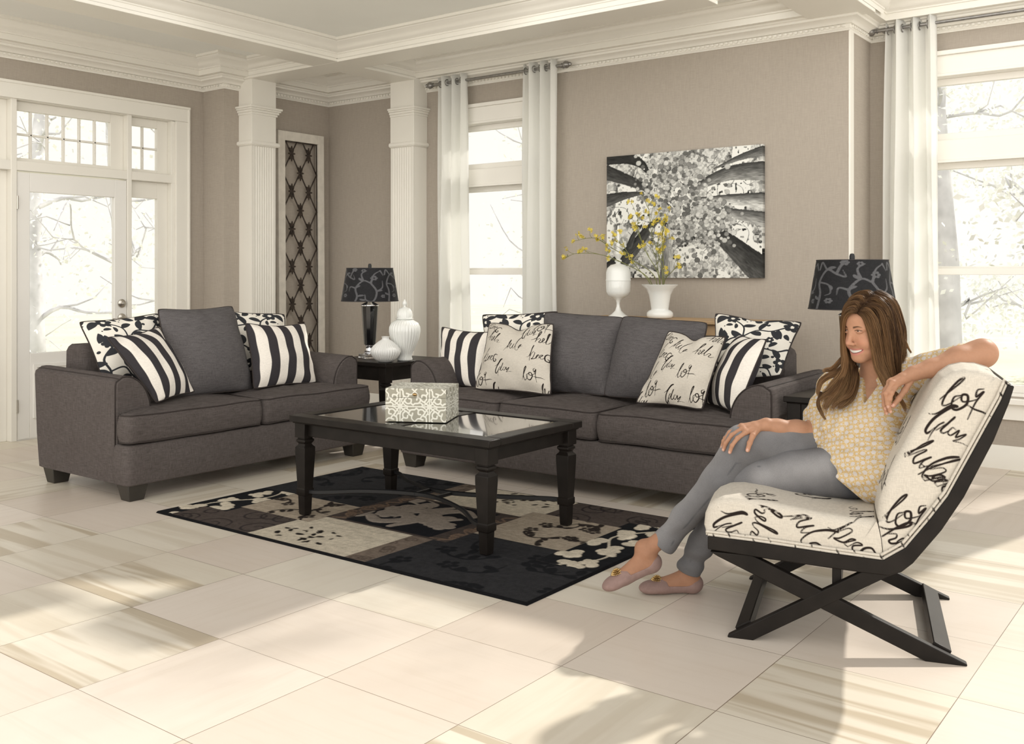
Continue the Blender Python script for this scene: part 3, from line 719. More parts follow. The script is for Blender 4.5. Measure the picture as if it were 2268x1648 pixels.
# ---------------------------------------------------------------- throw pillows
def pillow(name, C, th, mat, label, cat='pillow', group=None, pattern=None, n=56, chop=.0, back=None, pipe=M_PIPE, seed=0, sag=.0, backmat=None, pin=.075):
    """C: BL, BR, TR, TL corners in world space; front is the side the corners are seen counter-clockwise from"""
    C = [Vector(c) for c in C]; o0 = (C[0]+C[1])*.5; rg = np.random.default_rng(seed+5)
    U, Vv = np.meshgrid(np.linspace(-1, 1, n), np.linspace(-1, 1, n), indexing='ij')
    # denser near the edge
    g = lambda t: np.sign(t)*(1-(1-np.abs(t))**1.35)
    U = g(U); Vv = g(Vv)
    X = U*(1-pin*(1-Vv**2)**1.0*0 - pin*(1-np.abs(Vv)**2)) ; Y = Vv*(1-pin*(1-np.abs(U)**2))
    if chop: Y = Y - chop*np.exp(-(U/.30)**2)*np.clip((Vv+.2)/1.2, 0, 1)**2.2*1.0
    Y = Y - sag*(1-U**2)*(Vv > 0)*Vv
    kc = 1-.045*np.abs(U*Vv)**7; X = X*kc; Y = Y*kc
    s = (X+1)/2; t = (Y+1)/2
    c = [np.array(p) for p in C]
    B = ((1-s)*(1-t))[..., None]*c[0] + (s*(1-t))[..., None]*c[1] + (s*t)[..., None]*c[2] + ((1-s)*t)[..., None]*c[3]
    nrm = (C[1]-C[0]).cross(C[3]-C[0]).normalized(); nrm = np.array(nrm)
    env = np.clip((1-U**4)*(1-Vv**4), 0, 1)**.62*np.clip((1-U**2*.55)*(1-Vv**2*.55), 0, 1)**.6
    wr = np.zeros_like(U)
    for _ in range(9):
        a = rg.uniform(0, PI); q = rg.uniform(5, 12); p0 = rg.uniform(0, 6.28); wr += rg.uniform(.2, 1)*np.sin(q*(U*math.cos(a)+Vv*math.sin(a)) + p0 + 1.5*np.sin(3*U*Vv+p0))
    edge = (1-env); wr = wr/9*(.010+.020*edge)*np.clip(env*6, 0, 1)
    if chop: env = env*(1-.35*np.exp(-(U/.25)**2)*np.clip(Vv, 0, 1))
    fr = B + nrm*(th*.55*env + wr)[..., None]; bk = B - nrm*(th*.45*env)[..., None]
    fr -= np.array(o0); bk -= np.array(o0)
    V1, F1 = grid_mesh(fr); V2, F2 = grid_mesh(bk); F2 = F2[:, ::-1]
    idx = np.arange(n*n).reshape(n, n); rim = np.concatenate([idx[:, 0], idx[-1, 1:], idx[-2::-1, -1], idx[0, -2:0:-1]])
    mp = np.arange(n*n) + n*n; mp[rim] = rim; F = np.vstack([F1, mp[F2]])
    me = np_mesh(name, np.vstack([V1, V2]), F)
    uv = np.stack([(U+1)/2, (Vv+1)/2], -1).reshape(-1, 2)
    if pattern is not None:
        d = pattern(uv); fattr(me, 'ink', np.concatenate([d, back(uv) if back else d]))
    root = empty(name, o0); tag(root, label, cat, group)
    mats = [mat] + ([backmat] if backmat else [])
    o = link('cover', me, mats, root, 180)
    if backmat: mi = np.zeros(len(me.polygons), np.int32); mi[len(F1):] = 1; me.polygons.foreach_set('material_index', mi)
    pts = [tuple(fr.reshape(-1, 3)[i]) for i in rim][::2]; MB().tube(pts, .0048, 6, closed=True).build('piping', pipe, root, sharp=180)
    return root
def P_stripe(k=7, off=0, first_dark=True):
    def f(uv):
        x = uv[:, 0]*k + off; i = np.floor(x); fr = x-i; d = np.minimum(fr, 1-fr)/k*.5
        dark = (i.astype(int) % 2 == 0) == first_dark
        return np.where(dark, -d, d)
    return f
def P_strokes(S, far=.03):
    return lambda uv: stroke_sdf(uv, S, far)
def P_script(pl, sc): return P_strokes([np.column_stack([s[:, 0], s[:, 1], s[:, 2]*.82]) for s in script_pattern(pl, sc)])
all_dark = lambda uv: np.full(len(uv), -.02)
G_ = 'scatter cushions on the sofas'
def pp(rot, flipx=False, s=1.0):
    def f(S=DAM):
        return [np.column_stack([(1-q[:, 0] if flipx else q[:, 0])*s, q[:, 1]*s, q[:, 2]*s]) for q in S]
    return f()
# on the loveseat
pillow('throw_pillow', [(-5.43,3.20,.58),(-5.43,3.69,.56),(-5.60,3.679,1.013),(-5.64,3.152,.975)], .15, M_FLORAL, 'black and cream floral cushion at the far left of the loveseat', group='black and cream floral cushions', pattern=P_strokes(pp(0)), n=130, seed=1)
pillow('throw_pillow', [(-5.42,3.985,.60),(-5.42,4.61,.57),(-5.60,4.709,.972),(-5.60,4.009,1.03)], .13, M_FLORAL, 'black and cream floral cushion behind the striped one at the right of the loveseat', group='black and cream floral cushions', pattern=P_strokes(pp(0, True)), n=130, seed=2)
pillow('throw_pillow', [(-5.22,3.53,.50),(-5.22,4.13,.50),(-5.50,4.174,1.05),(-5.50,3.592,1.046)], .27, M_PILLOW, 'large plain grey linen cushion in the middle of the loveseat back', group='large plain grey back cushions', seed=3, sag=.04, n=64, pin=.04)
pillow('throw_pillow', [(-5.02,3.28,.515),(-5.16,3.64,.535),(-5.44,3.57,.935),(-5.25,3.10,.90)], .16, M_STRIPE, 'charcoal and cream striped cushion leaning at the left arm of the loveseat', group='charcoal and cream striped cushions', pattern=P_stripe(7.5, .5), n=96, seed=4, sag=.03)
pillow('throw_pillow', [(-5.13,4.05,.515),(-5.16,4.62,.505),(-5.36,4.69,.915),(-5.33,4.135,.94)], .16, M_STRIPE, 'charcoal and cream striped cushion at the right end of the loveseat', group='charcoal and cream striped cushions', pattern=P_stripe(7.5, .5), n=96, seed=5, sag=.05)
# on the sofa
pillow('throw_pillow', [(-4.153,5.22,.531),(-3.546,5.22,.561),(-3.664,5.388,1.018),(-4.322,5.388,.979)], .13, M_FLORAL, 'black and cream floral cushion at the left of the sofa, before the narrow window', group='black and cream floral cushions', pattern=P_strokes(pp(0, True)), n=130, seed=6)
pillow('throw_pillow', [(-3.605,5.12,.511),(-3.12,5.12,.516),(-3.13,5.358,.989),(-3.765,5.358,1.010)], .25, M_PILLOW, 'large plain grey linen back cushion left of the sofa middle', group='large plain grey back cushions', seed=7, n=64, pin=.03)
pillow('throw_pillow', [(-3.147,5.10,.516),(-2.56,5.10,.521),(-2.56,5.339,.975),(-3.15,5.339,1.00)], .26, M_PILLOW, 'large plain grey linen back cushion right of the sofa middle', group='large plain grey back cushions', seed=8, n=64, pin=.03)
pillow('throw_pillow', [(-4.44,5.06,.50),(-4.00,5.02,.505),(-4.09,5.22,.87),(-4.60,5.28,.89)], .14, M_STRIPE, 'charcoal and cream striped cushion at the left arm of the sofa', group='charcoal and cream striped cushions', pattern=P_stripe(7.5, .5), n=96, seed=9, sag=.03)
pillow('throw_pillow', [(-3.995,4.90,.515),(-3.383,4.90,.52),(-3.52,5.13,.95),(-4.05,5.13,.94)], .15, M_SCRIPT, 'cream handwriting-print cushion at the left of the sofa', group='cream handwriting print cushions', pattern=P_script(SCR1, .25), n=170, seed=10, chop=.17)
pillow('throw_pillow', [(-2.46,5.16,.62),(-2.06,5.20,.70),(-2.02,5.42,.99),(-2.564,5.42,1.03)], .13, M_FLORAL, 'black and cream floral cushion at the right arm of the sofa', group='black and cream floral cushions', pattern=P_strokes(pp(0)), n=130, seed=12, chop=.08, backmat=M_SOFA)
pillow('throw_pillow', [(-2.475,5.12,.52),(-2.17,4.86,.515),(-2.075,5.04,.912),(-2.353,5.30,.915)], .17, M_STRIPE, 'charcoal and cream striped cushion turned edge-on against the right arm of the sofa', group='charcoal and cream striped cushions', pattern=P_stripe(7, 1), back=all_dark, n=96, seed=13)
pillow('throw_pillow', [(-2.81,4.90,.52),(-2.37,4.87,.52),(-2.33,5.09,.915),(-2.70,5.10,.935)], .14, M_SCRIPT, 'cream handwriting-print cushion at the right of the sofa', group='cream handwriting print cushions', pattern=P_script(SCR2, .27), n=170, seed=11, chop=.14)
# ---------------------------------------------------------------- coffee table
def turned_leg(mb, cx, cy, h, top, w=.075, foot=.046):
    mb.sq_stack(cx, cy, [(foot*.46, 0), (foot*.5, .012), (foot*.56, .10), (foot*.66, .103), (foot*.70, .108), (foot*.70, .135), (foot*.62, .140), (w*.49, h-.075), (w*.49, h-.05), (w*.36, h-.040), (w*.32, h-.032), (w*.44, h-.020), (w*.44, h-.010), (w*.36, h-.006), (w*.36, h)])
    mb.box(cx-w/2, cx+w/2, cy-w/2, cy+w/2, h, top)
ct = empty('coffee_table', (-3.32, 3.745, .0145)); tag(ct, 'black wooden coffee table with inset glass panels on the patterned rug', 'coffee table')
X2, Y2, ZT = .66, .375, .516
LX, LY = .60, .318
for sx, sy in ((-1, -1), (1, -1), (1, 1), (-1, 1)):
    m = MB(); turned_leg(m, sx*LX, sy*LY, .40, ZT-.032); m.build('leg', M_ESP, ct, bevel=.002)
m = MB()
for s in (-1, 1):
    m.box(-LX, LX, s*LY-.011, s*LY+.011, .408, ZT-.03); m.box(s*LX-.011, s*LX+.011, -LY, LY, .408, ZT-.03)
m.build('apron', M_ESP, ct, bevel=.002)
m = MB(); z0, z1 = ZT-.034, ZT; fw = .085; gw = (2*X2-2*fw-.075)/2
m.box(-X2, X2, -Y2, -Y2+fw, z0, z1).box(-X2, X2, Y2-fw, Y2, z0, z1).box(-X2, -X2+fw, -Y2+fw, Y2-fw, z0, z1).box(X2-fw, X2, -Y2+fw, Y2-fw, z0, z1).box(-.0375, .0375, -Y2+fw, Y2-fw, z0, z1-.004)
m.box(-X2+.012, X2-.012, -Y2+.012, Y2-.012, z0-.008, z0); m.build('table_frame', M_ESP, ct, bevel=.004)
for s in (-1, 1):
    a, b = (-X2+fw, -.0375) if s < 0 else (.0375, X2-fw); m = MB(); v = [(a, -Y2+fw), (b, -Y2+fw), (b, Y2-fw), (a, Y2-fw)]
    q = .022; zz = z1-.004; vi = [(x+(q if x == a else -q), y+(q if y < 0 else -q)) for x, y in v]
    V = [(x, y, zz-.006) for x, y in v]+[(x, y, zz) for x, y in vi]+[(x, y, zz-.014) for x, y in v]
    m.add(V, [(0,1,5,4),(1,2,6,5),(2,3,7,6),(3,0,4,7),(4,5,6,7),(8,11,10,9),(0,8,9,1),(1,9,10,2),(2,10,11,3),(3,11,8,0)]); m.build('glass_panel', M_TGLASS, ct, sharp=1)
m = MB()
for s in (-1, 1):
    C = catmull([(-LX+.02, s*LY, .12), (-LX+.10, s*(LY-.03), .122), (-.30, s*.15, .130), (0, s*.055, .132), (.30, s*.15, .130), (LX-.10, s*(LY-.03), .122), (LX-.02, s*LY, .12)], 8)
    for a in (-.0035, .0035): m.tube([(p[0], p[1], p[2]+a) for p in C], .0085, 6)
for x in (-.07, .07): m.box(x-.008, x+.008, -.07, .07, .124, .138)
m.build('stretcher', M_IRON, ct, sharp=50)

# ---------------------------------------------------------------- inlay box
bx = empty('decorative_box', (-3.355, 3.708, ZT+.0150), .471); tag(bx, 'cream and sage lattice-inlay box on the glass coffee table', 'box')
BW, BD, BH = .308, .275, .163
def tracery():
    o = []; c = .5
    def quad(S):
        r = []
        for k in range(4): r += [np.column_stack([(q[:,0]-.5)*math.cos(k*PI/2)-(q[:,1]-.5)*math.sin(k*PI/2)+.5, (q[:,0]-.5)*math.sin(k*PI/2)+(q[:,1]-.5)*math.cos(k*PI/2)+.5, q[:,2]]) for q in S]
        return r
    w = .026
    o += quad([st([(.5,.5),(.5,.98)], .020), st([(.60,1.0),(.62,.86),(.74,.80),(.80,.90),(.72,.93)], w), st([(.74,.80),(.66,.70),(.74,.60),(.86,.62),(.88,.74),(.80,.76)], w), st([(.56,.56),(.66,.70)], w),
               st([(.58,.76),(.56,.66),(.68,.54),(.80,.50)], .018), st([(.5,.74),(.60,.76),(.62,.86)], .020), st([(.86,.62),(.94,.56),(1.0,.60)], w), st([(1.0,1.0),(.9,.9),(.80,.90)], .022)])
    o += [st([(.5+.06*math.cos(a), .5+.06*math.sin(a)) for a in np.linspace(0, 2*PI, 13)], .016)]
    return o
TR = tracery()
def patch_obj(name, faces, parent, mat, sdf, n=90):
    Vs = []; Fs = []; D = []; k = 0
    for (o_, du, dv, nu, nv, uo, vo) in faces:
        nu = max(2, int(n*nu)); nv = max(2, int(n*nv)); U, V = np.meshgrid(np.linspace(0, 1, nu), np.linspace(0, 1, nv), indexing='ij')
        P = np.array(o_) + U[..., None]*np.array(du) + V[..., None]*np.array(dv); v, f = grid_mesh(P); Vs.append(v); Fs.append(f+k); k += len(v)
        L1 = np.linalg.norm(du); L2 = np.linalg.norm(dv); D.append(sdf(np.stack([(uo+U*L1), (vo+V*L2)], -1).reshape(-1, 2)))
    me = np_mesh(name, np.vstack(Vs), np.vstack(Fs)); fattr(me, 'ink', np.concatenate(D)); return link(name, me, mat, parent, 30)
TS = .150
def box_sdf(uv):
    t = uv/TS; fr = t-np.floor(t); return stroke_sdf(fr, TR, .06)*TS
def box_part(name, z0, z1):
    a, b = BW/2, BD/2; h = z1-z0; F = [((-a,-b,z0),(BW,0,0),(0,0,h),1.0,h/BW,0,z0),((a,-b,z0),(0,BD,0),(0,0,h),.9,h/BW,0.02,z0),((a,b,z0),(-BW,0,0),(0,0,h),1,h/BW,0,z0),((-a,b,z0),(0,-BD,0),(0,0,h),.9,h/BW,0,z0),
          ((-a,-b,z1),(BW,0,0),(0,BD,0),1,.9,0,0),((-a,b,z0),(BW,0,0),(0,-BD,0),.05,.05,0,0)]
    return patch_obj(name, F, bx, M_BOX, box_sdf, 150)
box_part('body', 0, .118); box_part('lid', .1195, BH)
k = MB(); k.tube([(0, -BD/2, .136), (0, -BD/2-.012, .136)], .003, 6); k.add(*(lambda p: p)((lambda: ([(.012*math.cos(a)*math.cos(b), -BD/2-.014+.006*math.sin(b), .136+.008*math.sin(a)*math.cos(b)) for b in np.linspace(-PI/2, PI/2, 7) for a in np.linspace(0, 2*PI, 13)[:-1]], [(i*12+j, i*12+(j+1) % 12, i*12+12+(j+1) % 12, i*12+12+j) for i in range(6) for j in range(12)]))()))
k.build('knob', M_BRASS, bx)

# ---------------------------------------------------------------- end tables
def end_table(loc, label, w, d, h):
    r = empty('end_table', loc); tag(r, label, 'end table', 'black end tables'); 
    m = MB(); m.box(0, w, 0, d, h-.03, h).box(.012, w-.012, .012, d-.012, h-.038, h-.03); m.build('tabletop', M_ESP, r, bevel=.004)
    m = MB(); q = .035; m.box(q, w-q, q-.01, q+.01, h-.135, h-.03).box(q, w-q, d-q-.01, d-q+.01, h-.135, h-.03).box(q-.01, q+.01, q, d-q, h-.135, h-.03).box(w-q-.01, w-q+.01, q, d-q, h-.135, h-.03); m.build('apron', M_ESP, r, bevel=.002)
    for x, y in ((q, q), (w-q, q), (q, d-q), (w-q, d-q)):
        m = MB(); turned_leg(m, x+(.015 if x == q else -.015), y+(.015 if y == q else -.015), h-.15, h-.03, .07); m.build('leg', M_ESP, r, bevel=.002)
    return r
end_table((-5.70, 5.19, 0), 'black square end table in the corner between loveseat and sofa', .64, .64, .605)
end_table((-1.925, 4.88, 0), 'black square end table at the right arm of the sofa, behind the seated woman', .60, .62, .632)

# ---------------------------------------------------------------- lamps
def scroll_strokes():
    o = [st([(.05,-.1),(.09,.3),(.05,.55),(.16,.80),(.30,.72)], .018), st([(.16,.80),(.06,.95),(.02,.8)], .016), st([(.05,.55),(.20,.50),(.24,.34),(.16,.28)], .018, .006), st([(.30,.72),(.36,.90),(.46,1.05)], .02), st([(.30,.72),(.42,.66),(.38,.80)], .02, .006),
         st([(.44,-.1),(.50,.15),(.46,.40),(.60,.62),(.74,.55)], .018), st([(.46,.40),(.34,.44),(.32,.30)], .022, .006), st([(.60,.62),(.56,.82),(.66,.92)], .02, .008), st([(.74,.55),(.84,.30),(.78,.02),(.66,.05),(.64,.20)], .02, .01), st([(.84,.30),(.95,.42),(.96,.62)], .02, .008), st([(.74,.55),(.80,.80),(.93,.92)], .02, .01), st([(.93,.92),(1.0,.75)], .02, .006)]
    for (x, y, r) in ((.40,.95,.09),(.80,.70,.10),(.22,.18,.08),(.60,.92,.07),(.96,.16,.07)): o += xf(flower(r), x, y, .7)
    for (x, y, L, a) in ((.09,.2,.12,2.4),(.16,.80,.14,.3),(.20,.50,.12,-1.2),(.46,.40,.12,.6),(.50,.15,.13,.2),(.60,.62,.13,2.3),(.84,.30,.12,.2),(.66,.05,.12,2.8)): o.append(leaf(x, y, L, a, .34))
    return o
SCROLL = scroll_strokes()
def table_lamp(loc, label):
    r = empty('table_lamp', loc, -.2); tag(r, label, 'lamp', 'black and chrome table lamps')
    MB().box(-.065, .065, -.065, .065, 0, .035).build('base', M_CRYSTAL, r, bevel=.004)
    MB().lathe(0, 0, [(.055, .0355), (.055, .041), (.045, .046), (.047, .055), (.034, .062), (.030, .078), (.036, .088), (.030, .094), (.044, .100), (.046, .106)], 32).build('plinth', M_CHROME, r)
    m = MB(); m.lathe(0, 0, [(.046, .106), (.0465, .11), (.0655, .400), (.066, .405)], 12); m.build('column', M_LAMPB, r, sharp=20)
    MB().lathe(0, 0, [(.066, .405), (.071, .409), (.071, .414), (.060, .420), (.042, .430), (.022, .440), (.012, .455), (.012, .70)], 32).build('neck', M_CHROME, r)
    n = 180; zz = np.linspace(.445, .700, 60); th = np.linspace(0, 2*PI, n+1)[:-1]
    def shell(off): return np.stack([np.stack([(.222-(z-.445)/.255*.042+off)*np.cos(th), (.222-(z-.445)/.255*.042+off)*np.sin(th), np.full(n, z)], -1) for z in zz], 1)
    V, F = grid_mesh(shell(0), wrap_u=True); me = np_mesh('shade', V, F)
    u = np.repeat(th/(2*PI), len(zz))*3.0; v = np.tile((zz-.445)/.255, n); fattr(me, 'ink', stroke_sdf(np.stack([u-np.floor(u), v], -1), SCROLL, .05)*.3)
    o = link('lamp_shade', me, M_SHADE, r, 180); so = o.modifiers.new('t', 'SOLIDIFY'); so.thickness = .003; so.offset = -1
    for z, rr in ((.445, .222), (.700, .180)): MB().tube([(rr*math.cos(t), rr*math.sin(t), z) for t in th[::4]], .0025, 6, closed=True).build('shade_trim', M_DARKCLOTH, o)
    m = MB()
    for a in (0, 2*PI/3, 4*PI/3): m.tube([(0, 0, .690), (.178*math.cos(a), .178*math.sin(a), .698)], .002, 5)
    m.build('shade_spider', M_IRON, o)
    MB().lathe(0, 0, [(.010, .695), (.014, .700), (.014, .722), (.010, .734), (.001, .736)], 16).build('finial', M_IRON, r)
    return r
table_lamp((-5.485, 5.45, .6055), 'black and chrome table lamp with scroll shade between loveseat and sofa')
table_lamp((-1.675, 5.20, .6325), 'black table lamp with scroll shade behind the woman, beside the large window')

# ---------------------------------------------------------------- ceramics on the middle end table
def ribs(n, d): return lambda r, z, t: r*(1+d*(abs(math.cos(n*t/2))-.6)) 
r = empty('ginger_jar', (-5.115, 5.45, .6055)); tag(r, 'tall ribbed white ginger jar with pointed lid on the corner end table', 'jar')
MB().lathe(0, 0, [(.048, 0), (.056, .004), (.058, .012), (.052, .03), (.060, .06), (.085, .11), (.108, .17), (.117, .22), (.115, .255), (.100, .285), (.070, .303), (.058, .310)], 160, rfun=ribs(30, .06)).build('body', M_MILK, r, sharp=180)
MB().lathe(0, 0, [(.060, .3105), (.066, .314), (.066, .320), (.058, .324), (.059, .345), (.054, .370), (.040, .392), (.020, .403), (.010, .406), (.008, .414), (.017, .424), (.019, .434), (.012, .448), (.004, .460), (.001, .464)], 160, rfun=lambda rr, z, t: rr*(1+(.06 if .326 < z < .40 else 0)*(abs(math.cos(15*t))-.6))).build('lid', M_MILK, r, sharp=60)
r = empty('bud_vase', (-5.14, 5.27, .6055)); tag(r, 'squat ribbed matte white vase with small mouth on the corner end table', 'vase')
MB().lathe(0, 0, [(.042, 0), (.056, .004), (.085, .028), (.105, .058), (.112, .080), (.105, .102), (.080, .130), (.050, .155), (.030, .168), (.026, .176), (.028, .186), (.032, .190), (.026, .190), (.020, .176)], 160, rfun=lambda rr, z, t: rr*(1+(.07 if .004 < z < .165 else 0)*(abs(math.cos(17*t))-.6))).build('body', M_CERAM, r, sharp=60)

# ---------------------------------------------------------------- console, white glass and flower branches behind the sofa
cn = empty('console_table', (-3.42, 5.98, 0)); tag(cn, 'tan wood console table behind the sofa under the tree canvas', 'console table')
m = MB(); m.extrude([(-.50, .42)]+[(.50*math.cos(t), .42-.34*math.sin(t)) for t in np.linspace(PI, 2*PI, 3)[:0]]+[(-.47, .06), (-.40, 0), (.80, 0), (.87, .06), (.90, .42)], lambda x, y: (x, y, .925), lambda x, y: (x, y, .948)); m.build('tabletop', M_WOODTAN, cn, bevel=.004)
m = MB(); m.box(-.42, .82, .04, .40, .85, .925); m.build('apron', M_WOODTAN, cn, bevel=.003)
for x, y in ((-.40, .06), (.80, .06), (-.40, .38), (.80, .38)):
    m = MB(); m.frustum((x, y, 0), (.03, .03), (x, y, .925), (.045, .045)); m.build('leg', M_WOODTAN, cn, bevel=.003)
r = empty('lidded_jar', (-3.675, 6.17, .9485)); tag(r, 'milk glass pedestal jar with tall spire lid on the console', 'jar')
MB().lathe(0, 0, [(.074, 0), (.074, .006), (.050, .020), (.024, .045), (.014, .075), (.012, .100), (.020, .125), (.050, .142), (.078, .160), (.088, .185), (.090, .225), (.090, .262)], 40).build('body', M_MILK, r, sharp=60)
MB().lathe(0, 0, [(.092, .2625), (.093, .268), (.090, .275), (.089, .325), (.080, .355), (.055, .378), (.022, .385), (.016, .392), (.026, .402), (.026, .412), (.014, .420), (.024, .436), (.036, .455), (.034, .470), (.018, .490), (.013, .500), (.020, .512), (.018, .522), (.012, .545), (.009, .62), (.005, .66), (.001, .665)], 40).build('lid', M_MILK, r, sharp=60)
r = empty('flared_vase', (-3.335, 6.17, .9485)); tag(r, 'milk glass trumpet vase holding yellow flowering branches on the console', 'vase')
MB().lathe(0, 0, [(.070, -.0), (.088, .004), (.094, .020), (.092, .040), (.078, .054), (.062, .060), (.062, .068), (.068, .110), (.078, .165), (.098, .205), (.128, .232), (.130, .236), (.126, .238), (.094, .208), (.070, .165), (.060, .10), (.050, .07)], 48, cap=False).build('body', M_MILK, r, sharp=70)

def flower_branch(pts, seed, label, nf, tips):
    g = random.Random(seed); root = empty('flowering_branch', pts[0]); tag(root, label, 'flower branch', 'yellow flowering branches in the trumpet vase')
    o0 = np.array(pts[0]); C = catmull([np.array(p)-o0 for p in pts], 7); m = MB(); m.tube(C, list(np.linspace(.0038, .0014, len(C))), 6); ends = [C[-1]]
    for k in range(tips):
        i = int(len(C)*(.40+.55*(k+.5)/tips)); i = min(i, len(C)-2); d = (C[i+1]-C[i]); d = d/np.linalg.norm(d); s = np.array([g.uniform(-1, 1), g.uniform(-.6, .6), g.uniform(-.1, 1.0)])*.05
        L = g.uniform(.7, 1.3); b = [C[i], C[i]+(d*.03+s*.5)*L, C[i]+(d*.06+s*1.3)*L]; b = catmull(b, 3); m.tube(b, list(np.linspace(.0018, .001, len(b))), 5); ends.append(b[-1])
        if k % 2 == 0:
            L2 = leaf3(C[i], d, s); m.add(*L2)
    m.build('stem', M_STEM, root, sharp=180)
    for e in ends[:nf]:
        q = MB()
        for c in range(4):
            c0 = e+np.array([g.uniform(-.014, .014) for _ in range(3)])
            a0 = g.uniform(0, 6); nz = Vector((g.uniform(-1, 1), g.uniform(-1.4, .2), g.uniform(-.2, 1))).normalized(); ux = nz.orthogonal().normalized(); uy = nz.cross(ux)
            for p in range(5):
                a = a0+p*2*PI/5; d1 = ux*math.cos(a)+uy*math.sin(a); d2 = ux*math.cos(a+.5)+uy*math.sin(a+.5); d3 = ux*math.cos(a-.5)+uy*math.sin(a-.5); cc = Vector(c0)
                q.add([cc, cc+d3*.0095+nz*.003, cc+d1*.016+nz*.006, cc+d2*.0095+nz*.003], [(0, 1, 2, 3)])
            q.lathe(float(c0[0]), float(c0[1]), [(.002, float(c0[2])-.001), (.0025, float(c0[2])+.002)], 5)
        q.build('blossom', M_PETAL, root, sharp=None)
def leaf3(p, d, s):
    a = Vector(p); u = Vector(d); v = Vector(s).normalized(); return [a, a+v*.012+u*.006, a+v*.03+u*.018, a+u*.014+v*.008], [(0, 1, 2, 3)]
VX, VY, VZ = -3.335, 6.17, 1.02
BR = [([(VX+.02, VY, VZ), (-3.32, 6.17, 1.30), (-3.395, 6.16, 1.55), (-3.42, 6.15, 1.78)], 10, 'upright'), ([(VX+.03, VY, VZ), (-3.31, 6.18, 1.28), (-3.30, 6.14, 1.50), (-3.26, 6.10, 1.66)], 8, 'upright'),
      ([(VX-.02, VY, VZ), (-3.37, 6.16, 1.24), (-3.53, 6.12, 1.36), (-3.66, 6.08, 1.44), (-3.80, 6.05, 1.52), (-3.97, 6.02, 1.50)], 10, 'arching left'), ([(VX-.03, VY, VZ), (-3.40, 6.14, 1.22), (-3.56, 6.08, 1.33), (-3.75, 6.05, 1.40), (-3.94, 6.02, 1.41), (-4.04, 6.0, 1.37)], 7, 'arching left'),
      ([(VX, VY, VZ), (-3.335, 6.15, 1.25), (-3.42, 6.12, 1.42), (-3.47, 6.10, 1.58), (-3.46, 6.08, 1.68)], 9, 'upright'), ([(VX+.04, VY, VZ), (-3.29, 6.15, 1.20), (-3.22, 6.12, 1.27), (-3.15, 6.10, 1.32)], 4, 'short'),
      ([(VX, VY+.02, VZ), (-3.34, 6.18, 1.22), (-3.38, 6.2, 1.36), (-3.36, 6.18, 1.47), (-3.28, 6.12, 1.62)], 8, 'upright'), ([(VX-.02, VY-.02, VZ), (-3.39, 6.12, 1.2), (-3.47, 6.06, 1.32), (-3.55, 6.04, 1.45), (-3.62, 6.02, 1.50)], 6, 'mid')]
BL_ = ['tallest yellow flowering branch rising upright from the trumpet vase', 'yellow flowering branch leaning right over the canvas', 'upper yellow flowering branch arching far left from the vase', 'lower yellow flowering branch drooping far left toward the wall',
       'yellow flowering branch rising just left of the tallest one', 'short yellow flowering branch low at the right of the vase', 'yellow flowering branch curving back right in mid spray', 'short yellow flowering branch crossing behind the spire lid']
for i, (p, n, _) in enumerate(BR): flower_branch(p, 40+i, BL_[i], n+1, n)

# ---------------------------------------------------------------- lattice panel leaning in the alcove
pn = empty('lattice_panel', (-7.055, 6.125, 0)); pn.rotation_euler = (0, -.008, 0); tag(pn, 'tall white-framed iron lattice panel leaning in the alcove beside the fluted pilaster', 'wall panel')
PW, PH = .55, 2.57; a, b = -PW/2, PW/2; fw = .08
m = MB(); m.box(-.022, .022, a, a+fw, 0, PH).box(-.022, .022, b-fw+.008, b, 0, PH).box(-.022, .022, a+fw, b-fw+.008, PH-.085, PH).box(-.022, .022, a+fw, b-fw+.008, 0, .12); m.build('frame', M_PANELW, pn, bevel=.003)
m = MB(); ia, ib = a+fw, b-fw+.008; iw = ib-ia; hz = .1735; m.tube([(0, ib-.004, .12), (0, ib-.004, PH-.085)], .006, 6); m.tube([(0, ia+.002, PH-.09), (0, ib, PH-.09)], .005, 6)
zk = PH-.085-.115; rows = []
for i in range(15):
    z = zk - i*hz
    if z < .16: break
    rows.append((z, (.22, .73) if i % 2 == 0 else (.475,)))
def clipseg(y0, z0, y1, z1):
    # clip to the opening
    t0, t1 = 0, 1
    for p, q in ((-(y1-y0), y0-ia), ((y1-y0), ib-y0), (-(z1-z0), z0-.12), ((z1-z0), PH-.085-z0)):
        if abs(p) < 1e-9: continue
        t = q/p
        if p < 0: t0 = max(t0, t)
        else: t1 = min(t1, t)
    if t0 >= t1: return None
    return (y0+(y1-y0)*t0, z0+(z1-z0)*t0), (y0+(y1-y0)*t1, z0+(z1-z0)*t1)
for i in range(-1, 16):
    z = zk - i*hz; even = i % 2 == 0
    for c in ((.22, .73) if even else (.475, -.035, .985)):
        for dx in (-.2525, .2525):
            sg = clipseg(ia+iw*c, z, ia+iw*(c+dx), z-hz)
            if sg: m.tube([(0, *sg[0]), (0, *sg[1])], .0068, 6)
m.build('lattice', M_RUST, pn, sharp=180)
def petal(m, y, z, L, w, ang):
    c, q = math.cos(ang), math.sin(ang); ring = [(0, 0), (.35*L, w), (.7*L, w*.7), (L, 0), (.7*L, -w*.7), (.35*L, -w)]
    P = [(y+u*c-v*q, z+u*q+v*c) for u, v in ring]; m.extrude(P, lambda y, z: (.002, y, z), lambda y, z: (.012, y, z))
for z, cs in rows:
    for c in cs:
        y = ia+iw*c; m = MB()
        for ang, L in ((PI/2, .072), (-PI/2, .072), (0, .042), (PI, .042), (PI/2+.42, .060), (PI/2-.42, .060), (-PI/2+.42, .060), (-PI/2-.42, .060)): petal(m, y, z, L, .0105, ang)
        m.build('rosette', M_RUST, pn, sharp=None)
